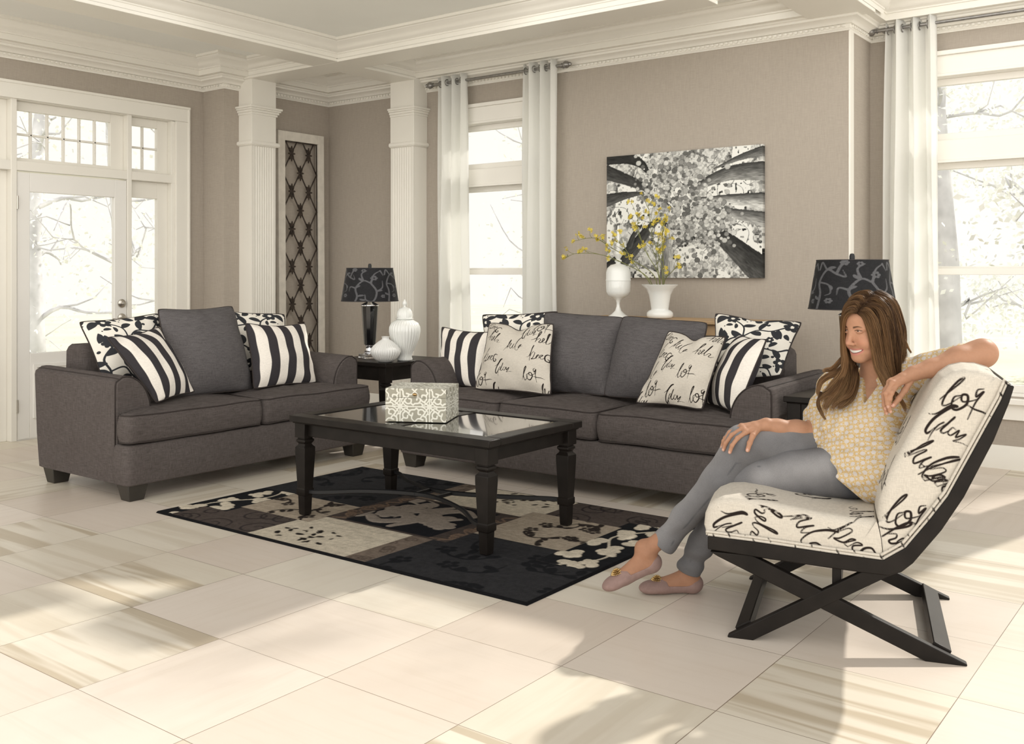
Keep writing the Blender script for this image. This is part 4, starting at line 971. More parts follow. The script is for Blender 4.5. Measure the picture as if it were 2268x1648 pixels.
# ---------------------------------------------------------------- patchwork rug
RX, RY = 2.42, 1.505
def lc(*c): return np.array(lin(c))
BLK, CHR, TAU, DTA, BEI, CRM, GRY = lc(30,30,33), lc(48,47,48), lc(112,100,90), lc(72,64,60), lc(158,146,130), lc(192,182,164), lc(132,122,112)
def build_rug():
    nx, ny = 470, 292; x = np.linspace(0, RX, nx); y = np.linspace(0, RY, ny); Xg, Yg = np.meshgrid(x, y, indexing='ij'); UV = np.stack([Xg, Yg], -1).reshape(-1, 2)
    base = np.tile(CHR, (len(UV), 1)); motif = np.tile(BLK, (len(UV), 1)); ink = np.full(len(UV), .05)
    def region(x0, x1, y0, y1): return (UV[:,0] >= x0) & (UV[:,0] < x1) & (UV[:,1] >= y0) & (UV[:,1] < y1)
    g = np.random.default_rng(3)
    def vines(x0, x1, y0, y1, n, s, seed):
        r = np.random.default_rng(seed); o = []
        for _ in range(n):
            px, py = r.uniform(x0, x1), r.uniform(y0, y1); a = r.uniform(0, 6.28); P = [(px, py)]
            for k in range(5): a += r.uniform(.3, .9)*(1 if seed % 2 else -1); P.append((P[-1][0]+math.cos(a)*s*.42, P[-1][1]+math.sin(a)*s*.42))
            o.append(st(P, .0045, .003, .008)); 
            for q in P[1:5:1]: o.append(leaf(q[0], q[1], s*.42, a+r.uniform(-2, 2), .5))
            o += xf(flower(s*.30, 5), px, py)
        return o
    def spirals(x0, x1, y0, y1, n, s, seed):
        r = np.random.default_rng(seed); o = []
        for _ in range(n):
            cx, cy = r.uniform(x0, x1), r.uniform(y0, y1); o.append(st([(cx+s*(1-t*.8)*math.cos(9*t), cy+s*(1-t*.8)*math.sin(9*t)) for t in np.linspace(0, 1, 14)], .004, .003, .006))
        return o
    def specks(x0, x1, y0, y1, n, seed):
        r = np.random.default_rng(seed); o = []
        for _ in range(n):
            a = r.uniform(0, 6.28); cx, cy = r.uniform(x0, x1), r.uniform(y0, y1); o.append(leaf(cx, cy, r.uniform(.02, .05), a, .5))
        return o
    def blobs(x0, x1, y0, y1, n, seed, s=.05):
        r = np.random.default_rng(seed); o = [st([(x0+(x1-x0)*(.5+.25*math.sin(i*1.3+seed)), y0+(y1-y0)*i/8) for i in range(9)], .006)]
        for i in range(n*2):
            t = (i+.5)/(n*2); cx = x0+(x1-x0)*(.5+.30*math.sin(i*2.3)); cy = y0+(y1-y0)*t; a = r.uniform(0, 6.28)
            for k in range(5): o.append(leaf(cx, cy, s*r.uniform(.8, 1.5), a+(k-2)*.75, .75, r.uniform(-.5, .5)))
        return o
    def half(sym):
        T = (lambda x0, x1, y0, y1: (RX-x1, RX-x0, RY-y1, RY-y0)) if sym else (lambda *a: a)
        def put(r, b, m, strokes=None, strength=1):
            r = T(*r); q = region(*r); base[q] = b; motif[q] = m; ink[q] = .05
            if strokes: S = strokes(*r); ix = np.where(q)[0]; ink[ix] = stroke_sdf(UV[ix], S, .04)
        o = 10 if sym else 0
        put((1.44, RX, 0, .80), lc(46,46,48), lc(26,27,30), lambda *r: vines(*r, 9, .17, 21+o))
        put((1.40, 1.54, 0, .80), TAU, lc(86,76,68), lambda *r: spirals(*r, 14, .035, 5+o))
        put((.12, .78, 0, .33), lc(76,68,64), lc(44,40,40), lambda *r: spirals(*r, 6, .11, 9+o))
        put((.74, 1.41, .0, .46), CRM, lc(34,30,28), lambda x0, x1, y0, y1: specks(x0+.06, x1-.24 if not sym else x1-.06, y0+.05, y1-.2, 26, 4+o) if not sym else specks(x0+.24, x1-.06, y0+.2, y1-.05, 26, 4+o))
        put((0, .30, .0, RY*.68), lc(28,29,32), lc(198,188,170), lambda *r: blobs(*r, 7, 2+o, .048))
        put((.12, .30, 0, .22), lc(76,68,64), lc(44,40,40), lambda *r: spirals(*r, 3, .07, 15+o))
        put((.28, .82, .33, .84), BEI, lc(46,40,37), lambda *r: vines(r[0]+.05, r[1]-.05, r[2]+.05, r[3]-.05, 6, .125, 31+o))
    half(False); half(True)
    # centre blocks and bands
    q = region(.80, 1.62, .46, 1.06); base[q] = DTA; motif[q] = lc(110,92,78); ink[q] = .05; ix = np.where(q)[0]; ink[ix] = stroke_sdf(UV[ix], [st([(.84+.06*(i % 2), .47+.05*i) for i in range(12)], .006), st([(1.56+.05*(i % 2), .47+.05*i) for i in range(12)], .006), st([(.86+.08*i, .48+.02*(i % 2)) for i in range(10)], .005)]+spirals(.82, .90, .5, 1.0, 8, .03, 3)+spirals(1.52, 1.6, .5, 1.0, 8, .03, 4), .04)
    q = region(.92, 1.50, .48, 1.03); base[q] = lc(28,29,33); motif[q] = lc(138,128,118); ix = np.where(q)[0]
    S = vines(.98, 1.44, .54, .97, 5, .20, 51)+[st([(.96,.62),(1.08,.56),(1.18,.66),(1.10,.74),(1.02,.68)], .018, .012, .028), st([(1.42,.9),(1.30,.96),(1.22,.84),(1.32,.76),(1.40,.82)], .018, .012, .028), st([(1.2,.52),(1.24,.7),(1.16,.86),(1.22,1.0)], .014, .01, .024)]
    ink[ix] = stroke_sdf(UV[ix], [np.column_stack([s[:,0], s[:,1], s[:,2]*1.5]) for s in S], .04)
    e = np.minimum.reduce([UV[:,0], RX-UV[:,0], UV[:,1], RY-UV[:,1]]); q = e < .014; base[q] = lc(22,22,24); ink[q] = .05
    # woven streaks along the length
    s1 = np.sin(UV[:,1]*900+3*np.sin(UV[:,0]*3))*.5+.5; r = g.uniform(.86, 1.14, ny); base *= (np.tile(r, nx)[:, None]*.8+.2)
    Z = .010 + .0035*np.clip(-ink/.006, 0, 1)*(motif.mean(1) > .10) ; Z = np.where(e < .004, .002, Z)
    V = np.column_stack([UV[:,0]-RX/2, UV[:,1]-RY/2, Z]); _, F = grid_mesh(V.reshape(nx, ny, 3)); 
    idx = np.arange(nx*ny).reshape(nx, ny); rim = np.concatenate([idx[:, 0], idx[-1, 1:], idx[-2::-1, -1], idx[0, -2:0:-1]]); k = len(V)
    low = V[rim].copy(); low[:, 2] = .0005; V = np.vstack([V, low]); m = len(rim); a = rim; b = np.roll(rim, -1); i = np.arange(m)+k; j = np.roll(i, -1)
    F = np.vstack([F, np.stack([b, a, i, j], -1)]); me = np_mesh('patchwork_rug', V, F)
    ext = lambda A: np.concatenate([A, A[rim]]); fattr(me, 'ink', ext(ink)); cattr(me, 'base', ext(base)); cattr(me, 'motif', ext(motif))
    o = link('patchwork_rug', me, M_RUG, None, 180); o.location = (-3.405, 3.765, 0); tag(o, 'black, taupe and cream patchwork floral rug under the coffee table', 'rug')
build_rug()

# ---------------------------------------------------------------- canvas print: looking up into tree crowns
def vnoise(x, y, seed):
    r = np.random.default_rng(seed).random((256, 256)); xi = np.floor(x).astype(int); yi = np.floor(y).astype(int); fx = x-xi; fy = y-yi; fx = fx*fx*(3-2*fx); fy = fy*fy*(3-2*fy)
    g = lambda a, b: r[a % 256, b % 256]
    return (g(xi, yi)*(1-fx)+g(xi+1, yi)*fx)*(1-fy)+(g(xi, yi+1)*(1-fx)+g(xi+1, yi+1)*fx)*fy
def build_art():
    W, H = 1.262, .93; nx, ny = 400, 296; X, Y = np.meshgrid(np.linspace(0, 1, nx), np.linspace(0, 1, ny), indexing='ij'); asp = H/W; P = np.stack([X.ravel(), Y.ravel()*asp], -1); x, y = P[:,0], P[:,1]
    n1 = vnoise(x*70, y*70, 1); n2 = vnoise(x*26, y*26, 2); n3 = vnoise(x*8, y*8, 3); n4 = vnoise(x*150, y*150, 4)
    v = .80 - .55*(n1 > .52)*(n2*.7+n3*.5) - .30*(n4 > .6)*n3 - .12*n2; sky = (n3 > .62); v = np.where(sky & (n1 < .75), .86, v)
    r = np.random.default_rng(8)
    tw = []
    for _ in range(70):
        a = r.uniform(0, 6.28); cx, cy = r.uniform(0, 1), r.uniform(0, asp); L = r.uniform(.05, .16); tw.append(st([(cx, cy), (cx+L*.5*math.cos(a), cy+L*.5*math.sin(a)), (cx+L*math.cos(a+.5), cy+L*math.sin(a+.5))], .0018, .0008))
    d = stroke_sdf(P, tw, .01); v = np.where(d < 0, .12, v)
    def T(y_): return (1-y_)*asp            # picture fractions measured from the top
    trunks = [  # centre line (x, y from top), widths, tone
        ([(.0,.13),(.14,.20),(.26,.27),(.27,.30)], .045, .010, .10, .5), ([(.0,.00),(.14,.02),(.24,.08),(.29,.16)], .05, .012, .07, .1), ([(.0,.36),(.12,.33),(.25,.315)], .040, .008, .12, .6),
        ([(1.0,.05),(.86,.09),(.71,.16)], .028, .004, .18, .8), ([(1.0,.20),(.82,.20),(.66,.26),(.56,.33)], .055, .014, .22, 1.0), ([(1.0,.42),(.80,.40),(.58,.39)], .045, .010, .34, 1.3), ([(1.0,.56),(.80,.50),(.58,.43)], .042, .008, .28, 1.0),
        ([(1.02,.98),(.86,.80),(.70,.62),(.59,.50)], .085, .010, .10, .7), ([(.0,.97),(.16,.80),(.27,.64),(.36,.52)], .060, .014, .10, .8), ([(.16,.74),(.19,.65),(.24,.58)], .022, .008, .10, .5), ([(.41,1.02),(.415,.75),(.42,.58)], .050, .010, .36, .8)]
    for C, w0, w1, tone, lit in trunks:
        S = catmull([(a, T(b)) for a, b in C], 12); n = len(S); w = np.linspace(w0, w1, n); best = np.full(len(P), 1e9); side = np.zeros(len(P)); al = np.zeros(len(P)); acc = 0
        for a, b, wa, wb in zip(S[:-1], S[1:], w[:-1], w[1:]):
            ab = b-a; L = math.hypot(*ab)+1e-9; t = np.clip(((P-a)@ab)/L**2, 0, 1); q = P-(a+t[:,None]*ab); ds = np.hypot(q[:,0], q[:,1]); ww = wa+(wb-wa)*t; k = ds/ww; m = k < best
            best = np.where(m, k, best); side = np.where(m, np.sign(ab[0]*q[:,1]-ab[1]*q[:,0])*k, side); al = np.where(m, acc+t*L, al); acc += L
        s_ = side*(1 if C[0][0] > .5 else -1)*-1
        bark = vnoise(al*22, side*7+9, 6)*.6+vnoise(al*60, side*16, 7)*.5
        col = tone*(.45+.9*bark)*(1+lit*.9*np.clip(-s_*.9+.25, -.6, 1.2)); v = np.where(best < 1+.10*(bark-.5), np.clip(col, .02, .8), v)
    # round leaves clustered in the middle and trailing down
    for k in range(900):
        t = r.random(); 
        if t < .6: cx, cy = r.normal(.43, .10), r.normal(.24, .16)
        elif t < .85: cx, cy = r.normal(.60, .10), r.normal(.62, .22)
        else: cx, cy = r.normal(.72, .06), r.normal(.55, .10)
        cy = T(cy); rad = r.uniform(.006, .019); q = (np.abs(x-cx) < rad) & (np.abs(y-cy) < rad); ix = np.where(q)[0]
        if not len(ix): continue
        dd = np.hypot(x[ix]-cx, (y[ix]-cy)*1.15); tone = r.choice([.22, .35, .5, .62, .72]); m = dd < rad; v[ix[m]] = tone*(1-.25*(dd[m] > rad*.8))*(.9+.2*n1[ix[m]])
    v = np.clip(v, .012, .86); v = v**1.35
    rgb = np.stack([v*.98, v*.98, v*.93], -1)
    D = .038; V = np.column_stack([X.ravel()*W-W/2, np.full(nx*ny, -D), Y.ravel()*H]); _, F = grid_mesh(V.reshape(nx, ny, 3)); idx = np.arange(nx*ny).reshape(nx, ny); rim = np.concatenate([idx[:,0], idx[-1,1:], idx[-2::-1,-1], idx[0,-2:0:-1]])
    k = nx*ny; bk = V[rim].copy(); bk[:,1] = 0; i = np.arange(len(rim))+k; j = np.roll(i, -1); a = rim; b = np.roll(rim, -1)
    V = np.vstack([V, bk]); F = np.vstack([F, np.stack([b, a, i, j], -1)]); me = np_mesh('canvas', V, F); cattr(me, 'paint', np.vstack([rgb, rgb[rim]*.6]))
    t = NT('canvas_print'); n_ = t.noise(t.obj(), 700, 1); t.bump(n_, .2, .001); M = t.fin(t.attr('paint', 'Color'), .75, 0, .25)
    root = empty('canvas_print', (-3.337, YA-.002, 1.232)); tag(root, 'black and white canvas print looking up at tree trunks and leaves, on the taupe wall', 'wall art'); o = link('canvas', me, M, root, 30)
    MB().box(-W/2+.02, W/2-.02, -.02, 0, .02, H-.02).build('stretcher_frame', M_WOODTAN, root)
build_art()
# ---------------------------------------------------------------- slipper chair; local x = backwards, y = away from the camera
CH_LOC = (-1.2025, 3.623, 0); CH_RZ = math.atan2(.297, .955)
ch = empty('accent_chair', CH_LOC, CH_RZ); tag(ch, 'armless slipper chair in cream script linen on black crossed legs, the woman sits in it', 'chair')
RT = [(-.439,.346),(-.278,.340),(-.032,.325),(.134,.317),(.203,.365),(.276,.464),(.329,.542),(.482,.855),(.504,.912)]
RB = [(.522,.905),(.508,.854),(.463,.73),(.377,.544),(.311,.432),(.225,.316),(.190,.284),(.150,.268),(.068,.270),(-.228,.285),(-.439,.300)]
HW = .345
m = MB()
for s in (-1, 1):
    y0, y1 = (s*HW-.017, s*HW+.017); m.extrude(RT+RB, lambda x, z: (x, y0, z), lambda x, z: (x, y1, z))
m.extrude([(x+.004, z-.012) for x, z in RT]+[(x-.002, z+.004) for x, z in RB], lambda x, z: (x, -HW, z), lambda x, z: (x, HW, z)); m.build('frame', M_ESP, ch, bevel=.004)
def script_side(uv, pl, sc): return stroke_sdf(uv, [np.column_stack([s[:,0], s[:,1], s[:,2]*.95]) for s in script_pattern(pl, sc)], .03)
def cushion_part(name, poly, split, pl_side, pl_top, sc, crown_fn):
    """closed (x, z) profile; rounded towards both sides; top_idx = slice of profile that is the sat-upon surface"""
    P = resample(poly, .005); n = len(P); r = .028; A = sum(P[i][0]*P[(i+1) % n][1]-P[(i+1) % n][0]*P[i][1] for i in range(n))/2
    if A < 0: P = P[::-1]
    arr = np.array(P); cum = np.concatenate([[0], np.cumsum(np.hypot(*(np.roll(arr, -1, 0)-arr).T))])[:-1]
    rings = []; uvs = []; ys = []
    def topness(x, z): return crown_fn(x, z)
    half = []
    for i in range(7):
        t = PI/2*i/6; half.append((-HW+r*(1-math.sin(t)) , r*(1-math.cos(PI/2-t)) if False else r*(1-math.sin(PI/2-PI/2+t))))
    levels = []
    for i in range(7):
        t = PI/2*i/6; levels.append((-HW + .006 + r*(1-math.cos(t)), r*(1-math.sin(t))))
    mid = [(-HW+.006+r + (2*HW-.012-2*r)*k/90, 0) for k in range(1, 90)]
    L = levels + mid + [(-y, d) for y, d in levels[::-1]]
    base = inset([tuple(p) for p in arr], 0)
    for (y, d) in L:
        q = np.array(inset([tuple(p) for p in arr], d)); w_ = np.array([topness(x, z) for x, z in arr])[:, None]
        pt = arr*(1-w_) + q*w_
        u = 1-(y/HW)**2; cr = w_[:, 0]*.010*u
        nr = np.array(inset([tuple(p) for p in arr], -1.0))-arr; nr /= np.maximum(1e-9, np.linalg.norm(nr, axis=1, keepdims=True)); pt = pt + nr*cr[:, None]
        rings.append(np.column_stack([pt[:,0], np.full(n, y), pt[:,1]])); uvs.append(np.column_stack([cum, np.full(n, y-d*.8)]))
    def chain_grid(Rr, ysgn, na, nb):
        # regular grid between the sat-upon outline and the rail line
        e0 = np.argmin(np.hypot(arr[:,0]-poly[0][0], arr[:,1]-poly[0][1])); tgt = poly[split]; e1 = np.argmin(np.hypot(arr[:,0]-tgt[0], arr[:,1]-tgt[1]))
        def walk(i0, i1, step):
            o = [i0]
            while o[-1] != i1: o.append((o[-1]+step) % n)
            return o
        w1, w2 = walk(e0, e1, 1), walk(e0, e1, -1)
        def rs(ix):
            q = Rr[ix]; L_ = np.concatenate([[0], np.cumsum(np.linalg.norm(np.diff(q, axis=0), axis=1))]); t = np.linspace(0, L_[-1], na); return np.column_stack([np.interp(t, L_, q[:, c]) for c in range(3)])
        A_, B_ = rs(w1), rs(w2); t = np.linspace(0, 1, nb)[None, :, None]; G = A_[:, None]*(1-t)+B_[:, None]*t; G[..., 1] += ysgn*.004*np.sin(PI*np.linspace(0, 1, nb))[None]; return grid_mesh(G)
    i = np.arange(n); j = (i+1) % n; V = np.vstack(rings); m_ = len(rings); F = np.vstack([np.stack([k*n+i, k*n+j, (k+1)*n+j, (k+1)*n+i], -1) for k in range(m_-1)])
    ds = lambda S: script_side(np.column_stack([S[:,0], S[:,2]]), pl_side, sc)
    tn = np.array([topness(x, z) for x, z in arr]) > .3
    D = [np.where(tn, script_side(u, pl_top, sc) if 3 <= q < m_-3 else ds(rings[q]), .03) for q, u in enumerate(uvs)]
    GV, GF = chain_grid(rings[0], -1, 170, 60); GV2, GF2 = chain_grid(rings[-1], 1, 40, 8); F = np.vstack([F, GF+len(V), GF2+len(V)+len(GV)]); V = np.vstack([V, GV, GV2]); D += [ds(GV), np.full(len(GV2), .03)]
    me = np_mesh(name, V, F[:, ::-1]); fattr(me, 'ink', np.concatenate(D)); o = link(name, me, M_SCRIPT, ch, 180)
    b = bmesh.new(); b.from_mesh(me); bmesh.ops.recalc_face_normals(b, faces=b.faces); b.to_mesh(me); b.free(); return o
seat_poly = [(-.447,.344),(-.456,.375),(-.452,.415),(-.440,.445),(-.420,.466),(-.390,.478),(-.34,.482),(-.26,.476),(-.16,.462),(-.06,.448),(.02,.441),(.08,.440),(.112,.440),(.118,.428),(.128,.38),(.134,.319),(-.032,.327),(-.278,.342)]
back_poly = [(.136,.319),(.130,.38),(.120,.432),(.118,.455),(.122,.50),(.136,.56),(.165,.63),(.205,.71),(.250,.80),(.293,.885),(.318,.922),(.350,.944),(.385,.952),(.425,.950),(.465,.936),(.498,.914),(.480,.855),(.329,.544),(.276,.466),(.203,.367)]
SEAT_SIDE = [(0,-.262,.425,-1.75),(1,-.350,.375,-.9),(4,-.105,.405,-.95),(3,.035,.380,-.75)]
BACK_SIDE = [(2,.385,.860,-.45),(1,.335,.765,-.55),(4,.262,.655,-.70),(3,.318,.600,-.95),(2,.215,.470,-.40),(0,.180,.380,-.8)]
cushion_part('seat_cushion', seat_poly, 15, SEAT_SIDE, [(0,.10,-.25,1.2),(1,.28,-.12,1.5),(3,.46,-.26,1.3),(2,.62,-.12,1.4),(4,.42,.08,1.5),(0,.76,-.27,1.5),(1,.92,-.10,1.5),(2,1.08,-.26,1.5),(3,.2,.22,1.3),(4,1.2,.05,1.3),(0,.66,.16,1.2)], .145, lambda x, z: float(np.clip((z-.352)/.02, 0, 1)*(1 if x < .112 else .0)))
cushion_part('back_cushion', back_poly, 15, BACK_SIDE, [(k % 5, .12+.145*k, (-.27, -.02, .20, -.13)[k % 4], 1.5) for k in range(14)], .15, lambda x, z: float(np.clip(1.0*((z > .44) and (x < .115+(z-.44)*.46+.055 or z > .93)), 0, 1)))
m = MB(); 
for s in (-1, 1):
    for q in (.000, .010): m.tube([(x-q*.8, s*(HW+.006-q*.3), z+.003+q) for x, z in [tuple(Vector(RT[i]).lerp(Vector(RT[i+1]), j/24)) for i in range(len(RT)-1) for j in range(24)]+[RT[-1]]], .0052, 6)
me_p = m; D_ = None
o = m.build('welt', M_SCRIPT, ch, sharp=180); vv = np.array([v.co for v in o.data.vertices]); fattr(o.data, 'ink', .0085+.006*np.sin(vv[:,0]*97+vv[:,2]*131)+.005*np.sin(vv[:,0]*233+vv[:,2]*77))
def bar(poly, y0, y1): m = MB(); m.extrude(poly, lambda x, z: (x, y0, z), lambda x, z: (x, y1, z)); return m
for s in (-1, 1):
    y = s*(HW-.004); a, b = y-.016, y+.016
    bar([(.387,.0),(.387,.006),(-.289,.292),(-.432,.292),(-.405,.277),(.263,0)], a, b).build('leg', M_ESP, ch, bevel=.003)
    bar([(-.371,.0),(-.371,.006),(.068,.272),(.162,.272),(-.285,.0)][::-1], a+.0012*s, b-.0012*s if False else b+.0012*s).build('leg', M_ESP, ch, bevel=.003)
def plank(name, x, z, w, t, ang):
    m = MB(); m.box(-w/2, w/2, -HW+.02, HW-.02, -t/2, t/2); o = m.build(name, M_ESP, ch, bevel=.003); o.location = (x, 0, z); o.rotation_euler = (0, ang, 0)
plank('stretcher', -.318, .032, .060, .024, -.55); plank('stretcher', .312, .034, .060, .024, .45); plank('stretcher', -.012, .225, .030, .115, 0)
# ---------------------------------------------------------------- the seated woman, modelled as distance fields in the chair's frame
def V3(*a): return np.array(a, float)
class Field:
    def __init__(s, lo, hi, h):
        s.h = h; s.lo = np.array(lo, float); s.n = np.ceil((np.array(hi)-s.lo)/h).astype(int)+1; s.d = np.full(s.n, .05, np.float32)
    def _box(s, lo, hi, pad):
        a = np.maximum(0, np.floor((np.minimum(lo, hi)-pad-s.lo)/s.h).astype(int)); b = np.minimum(s.n, np.ceil((np.maximum(lo, hi)+pad-s.lo)/s.h).astype(int)+1)
        if (b <= a).any(): return None
        g = [s.lo[i]+s.h*np.arange(a[i], b[i], dtype=np.float32) for i in range(3)]; return (slice(a[0], b[0]), slice(a[1], b[1]), slice(a[2], b[2])), np.meshgrid(*g, indexing='ij')
    def op(s, lo, hi, fn, k=.01, mode='u'):
        q = s._box(np.array(lo), np.array(hi), k+.012)
        if q is None: return s
        sl, (X, Y, Z) = q; e = fn(X, Y, Z).astype(np.float32); d = s.d[sl]
        if mode == 'u':
            h = np.clip(.5+.5*(e-d)/max(k, 1e-6), 0, 1) if k > 0 else None; s.d[sl] = np.minimum(d, e) if k <= 0 else e*(1-h)+d*h-k*h*(1-h)
        elif mode == 's':
            e = -e; h = np.clip(.5-.5*(e-d)/max(k, 1e-6), 0, 1); s.d[sl] = e*(1-h)+d*h+k*h*(1-h) if k > 0 else np.maximum(d, e)
        elif mode == 'i': s.d[sl] = np.maximum(d, e)
        return s
    def cap(s, a, b, ra, rb=None, k=.01, mode='u'):
        rb = ra if rb is None else rb; a = np.array(a, float); b = np.array(b, float); R = max(ra, rb); ab = b-a; L = (ab@ab)+1e-12
        def fn(X, Y, Z):
            px, py, pz = X-a[0], Y-a[1], Z-a[2]; t = np.clip((px*ab[0]+py*ab[1]+pz*ab[2])/L, 0, 1)
            return np.sqrt((px-t*ab[0])**2+(py-t*ab[1])**2+(pz-t*ab[2])**2)-(ra+(rb-ra)*t)
        return s.op(np.minimum(a, b)-R, np.maximum(a, b)+R, fn, k, mode)
    def chain(s, pts, k=.01, mode='u'):
        for p, q in zip(pts[:-1], pts[1:]): s.cap(p[:3], q[:3], p[3], q[3], k, mode)
        return s
    def ell(s, c, r, B=None, k=.01, mode='u'):
        c = np.array(c, float); r = np.array(r, float); B = np.eye(3) if B is None else B; R = r.max()
        def fn(X, Y, Z):
            px, py, pz = X-c[0], Y-c[1], Z-c[2]; q = [(px*B[i][0]+py*B[i][1]+pz*B[i][2]) for i in range(3)]
            k0 = np.sqrt(sum((q[i]/r[i])**2 for i in range(3))); k1 = np.sqrt(sum((q[i]/r[i]**2)**2 for i in range(3)))+1e-6; return k0*(k0-1)/k1
        return s.op(c-R, c+R, fn, k, mode)
    def mesh(s):
        g = vdb.FloatGrid(3*s.h); g.copyFromArray(np.clip(s.d, -3*s.h, 3*s.h).astype(np.float32)); P, T, Q = g.convertToPolygons(isovalue=0.0, adaptivity=0.0)
        P = np.asarray(P)*s.h+s.lo; Q = np.asarray(Q, dtype=np.int64); T = np.asarray(T, dtype=np.int64)
        if len(T): Q = np.vstack([Q, np.column_stack([T, T[:, 2]])]) if False else Q
        return P, Q
def smooth_mesh(P, Q, it=2, lam=.5):
    n = len(P); E = np.vstack([Q[:, [0, 1]], Q[:, [1, 2]], Q[:, [2, 3]], Q[:, [3, 0]]]); E = np.vstack([E, E[:, ::-1]]); deg = np.bincount(E[:, 0], minlength=n)[:, None]
    for _ in range(it):
        S = np.column_stack([np.bincount(E[:, 0], weights=P[E[:, 1], c], minlength=n) for c in range(3)]); P = P*(1-lam)+lam*S/np.maximum(deg, 1)
    return P
def fld_obj(name, P, Q, mat, parent, cols=None):
    a, b, c_ = P[Q[:, 0]], P[Q[:, 1]], P[Q[:, 2]]; vol = np.einsum('ij,ij->i', a, np.cross(b, c_)).sum()
    if vol < 0: Q = Q[:, ::-1]
    me = np_mesh(name, P, Q)
    if cols is not None and len(me.vertices) == len(cols): cattr(me, 'tint', cols)
    return link(name, me, mat, parent, 180)

pr = empty('person', CH_LOC, CH_RZ); tag(pr, 'smiling woman with long brown hair, yellow print blouse and grey jeans, sitting cross-legged', 'person')

# joints
L_SH, L_EL, L_WR = V3(.205,.03,.885), V3(.462,-.055,.985), V3(.236,-.170,.918)
R_SH, R_EL, R_WR = V3(-.030,.150,.825), V3(-.105,.040,.655), V3(-.268,-.045,.697)
L_HIP, L_KN, L_AN = V3(.035,-.06,.548), V3(-.395,-.035,.492), V3(-.570,.055,.105)
R_HIP, R_KN, R_AN = V3(.000,.09,.580), V3(-.352,-.050,.622), V3(-.640,-.085,.238)
HY_ = math.radians(47); HF = V3(-math.sin(HY_), -math.cos(HY_), 0); HL = V3(math.cos(HY_), -math.sin(HY_), 0)
# slight lean of the head
HU = V3(-.02, 0, 1.0); HU /= np.linalg.norm(HU); HF = HF-HU*(HF@HU); HF /= np.linalg.norm(HF); HL = np.cross(HU, HF); HB = np.array([HF, HL, HU]); HC = V3(.092, -.012, 1.055)
def hp(f, l, z): return HC+HF*f+HL*l+HU*z
TFv = V3(-.49, -.87, 0); TFv /= np.linalg.norm(TFv); TLv = V3(.87, -.49, 0); TB = np.array([TFv, TLv, V3(0, 0, 1)])
CHC = V3(.090, .045, .775)

# --- head and neck (fine grid)
Hd = Field(HC-V3(.15,.15,.27), HC+V3(.15,.15,.15), .00135)
Hd.ell(hp(-.012,0,.036), (.098,.074,.084), HB).ell(hp(.034,0,.040), (.050,.060,.052), HB, .03).ell(hp(.022,0,-.030), (.056,.058,.072), HB, .03)
for s in (-1, 1):
    Hd.cap(hp(-.008,s*.050,-.052), hp(.045,s*.016,-.092), .016, .014, .03); Hd.ell(hp(.050,s*.038,-.040), (.025,.022,.023), HB, .022)
    Hd.cap(hp(.071,s*.010,.017), hp(.060,s*.046,.014), .007, .006, .016)
Hd.ell(hp(.051,0,-.097), (.017,.020,.015), HB, .022)
for s in (-1, 1): Hd.ell(hp(.094,s*.032,.001), (.014,.017,.011), HB, .012, 's')
Hd.cap(hp(.078,0,.010), hp(.0935,0,-.039), .0070, .0078, .014).ell(hp(.0955,0,-.0440), (.0098,.0090,.0078), HB, .008)
for s in (-1, 1): Hd.ell(hp(.0860,s*.0118,-.0465), (.0098,.0058,.0060), HB, .006); Hd.ell(hp(.0925,s*.0060,-.0530), (.0034,.0020,.0020), HB, .002, 's')
# smiling mouth: teeth band between two lips that curve back round the jaw
mz = lambda l: -.0755 + 6.5*l*l
mf = lambda l: .0665 - 23.0*l*l
lipL = list(np.linspace(-.0345, .0345, 15)); tp_ = lambda l: math.sqrt(max(.0, 1-(l/.036)**2))
hp0 = hp; hp = lambda f, l, z: hp0(f, l+.0035, z)
Hd.chain([(*hp(mf(l)-.013, l, mz(l)), .014) for l in lipL], .014)
Hd.chain([(*hp(mf(l)-.0035, l*.9, mz(l)), .0042) for l in lipL], .0)
Hd.chain([(*hp(mf(l)+.0005, l, mz(l)+.0030+.0052*tp_(l)-.0010*(abs(l) < .004)), .0024+.0014*tp_(l)) for l in lipL], .003)
Hd.chain([(*hp(mf(l)-.0005, l, mz(l)+.0030-.0108*tp_(l)), .0022+.0020*tp_(l)) for l in lipL], .004)
hp = hp0
for s in (-1, 1):
    Hd.ell(hp(.0675,s*.031,0), (.0122,.0122,.0122), HB, .0)
    lid = [hp(.0675+.0130*math.cos(a)*math.cos(b), s*.031+.0132*math.sin(a), .0125*math.cos(a)*math.sin(b)) for a in np.linspace(-1.25, 1.25, 9) for b in (.50,)]
    Hd.chain([(*p, .0023) for p in lid], .002); lid2 = [hp(.0675+.0130*math.cos(a)*math.cos(b), s*.031+.0132*math.sin(a), .0125*math.cos(a)*math.sin(b)) for a in np.linspace(-1.25, 1.25, 9) for b in (-.40,)]
    Hd.chain([(*p, .0022) for p in lid2], .003)
    Hd.cap(hp(.066,s*.016,.0125), hp(.064,s*.048,.0115), .0072, .006, .008)
    Hd.ell(hp(-.008,s*.074,-.008), (.016,.008,.028), HB, .006)
NB = V3(.112, .055, .845)
Hd.cap(hp(-.030,0,-.050), NB, .050, .054, .025)
Hd.ell(CHC+V3(0,0,.015), (.076,.120,.080), TB, .04)
HP, HQ = Hd.mesh(); HP = smooth_mesh(HP, HQ, 2, .5)
def loc(P): D = P-HC; return D@HF, D@HL, D@HU
SK = np.array([.455, .245, .155]); f_, l_, z_ = loc(HP); HCOL = np.tile(SK, (len(HP), 1))
def blend(w, c): 
    global HCOL
    w = np.clip(w, 0, 1)[:, None]; HCOL = HCOL*(1-w)+np.array(c)*w
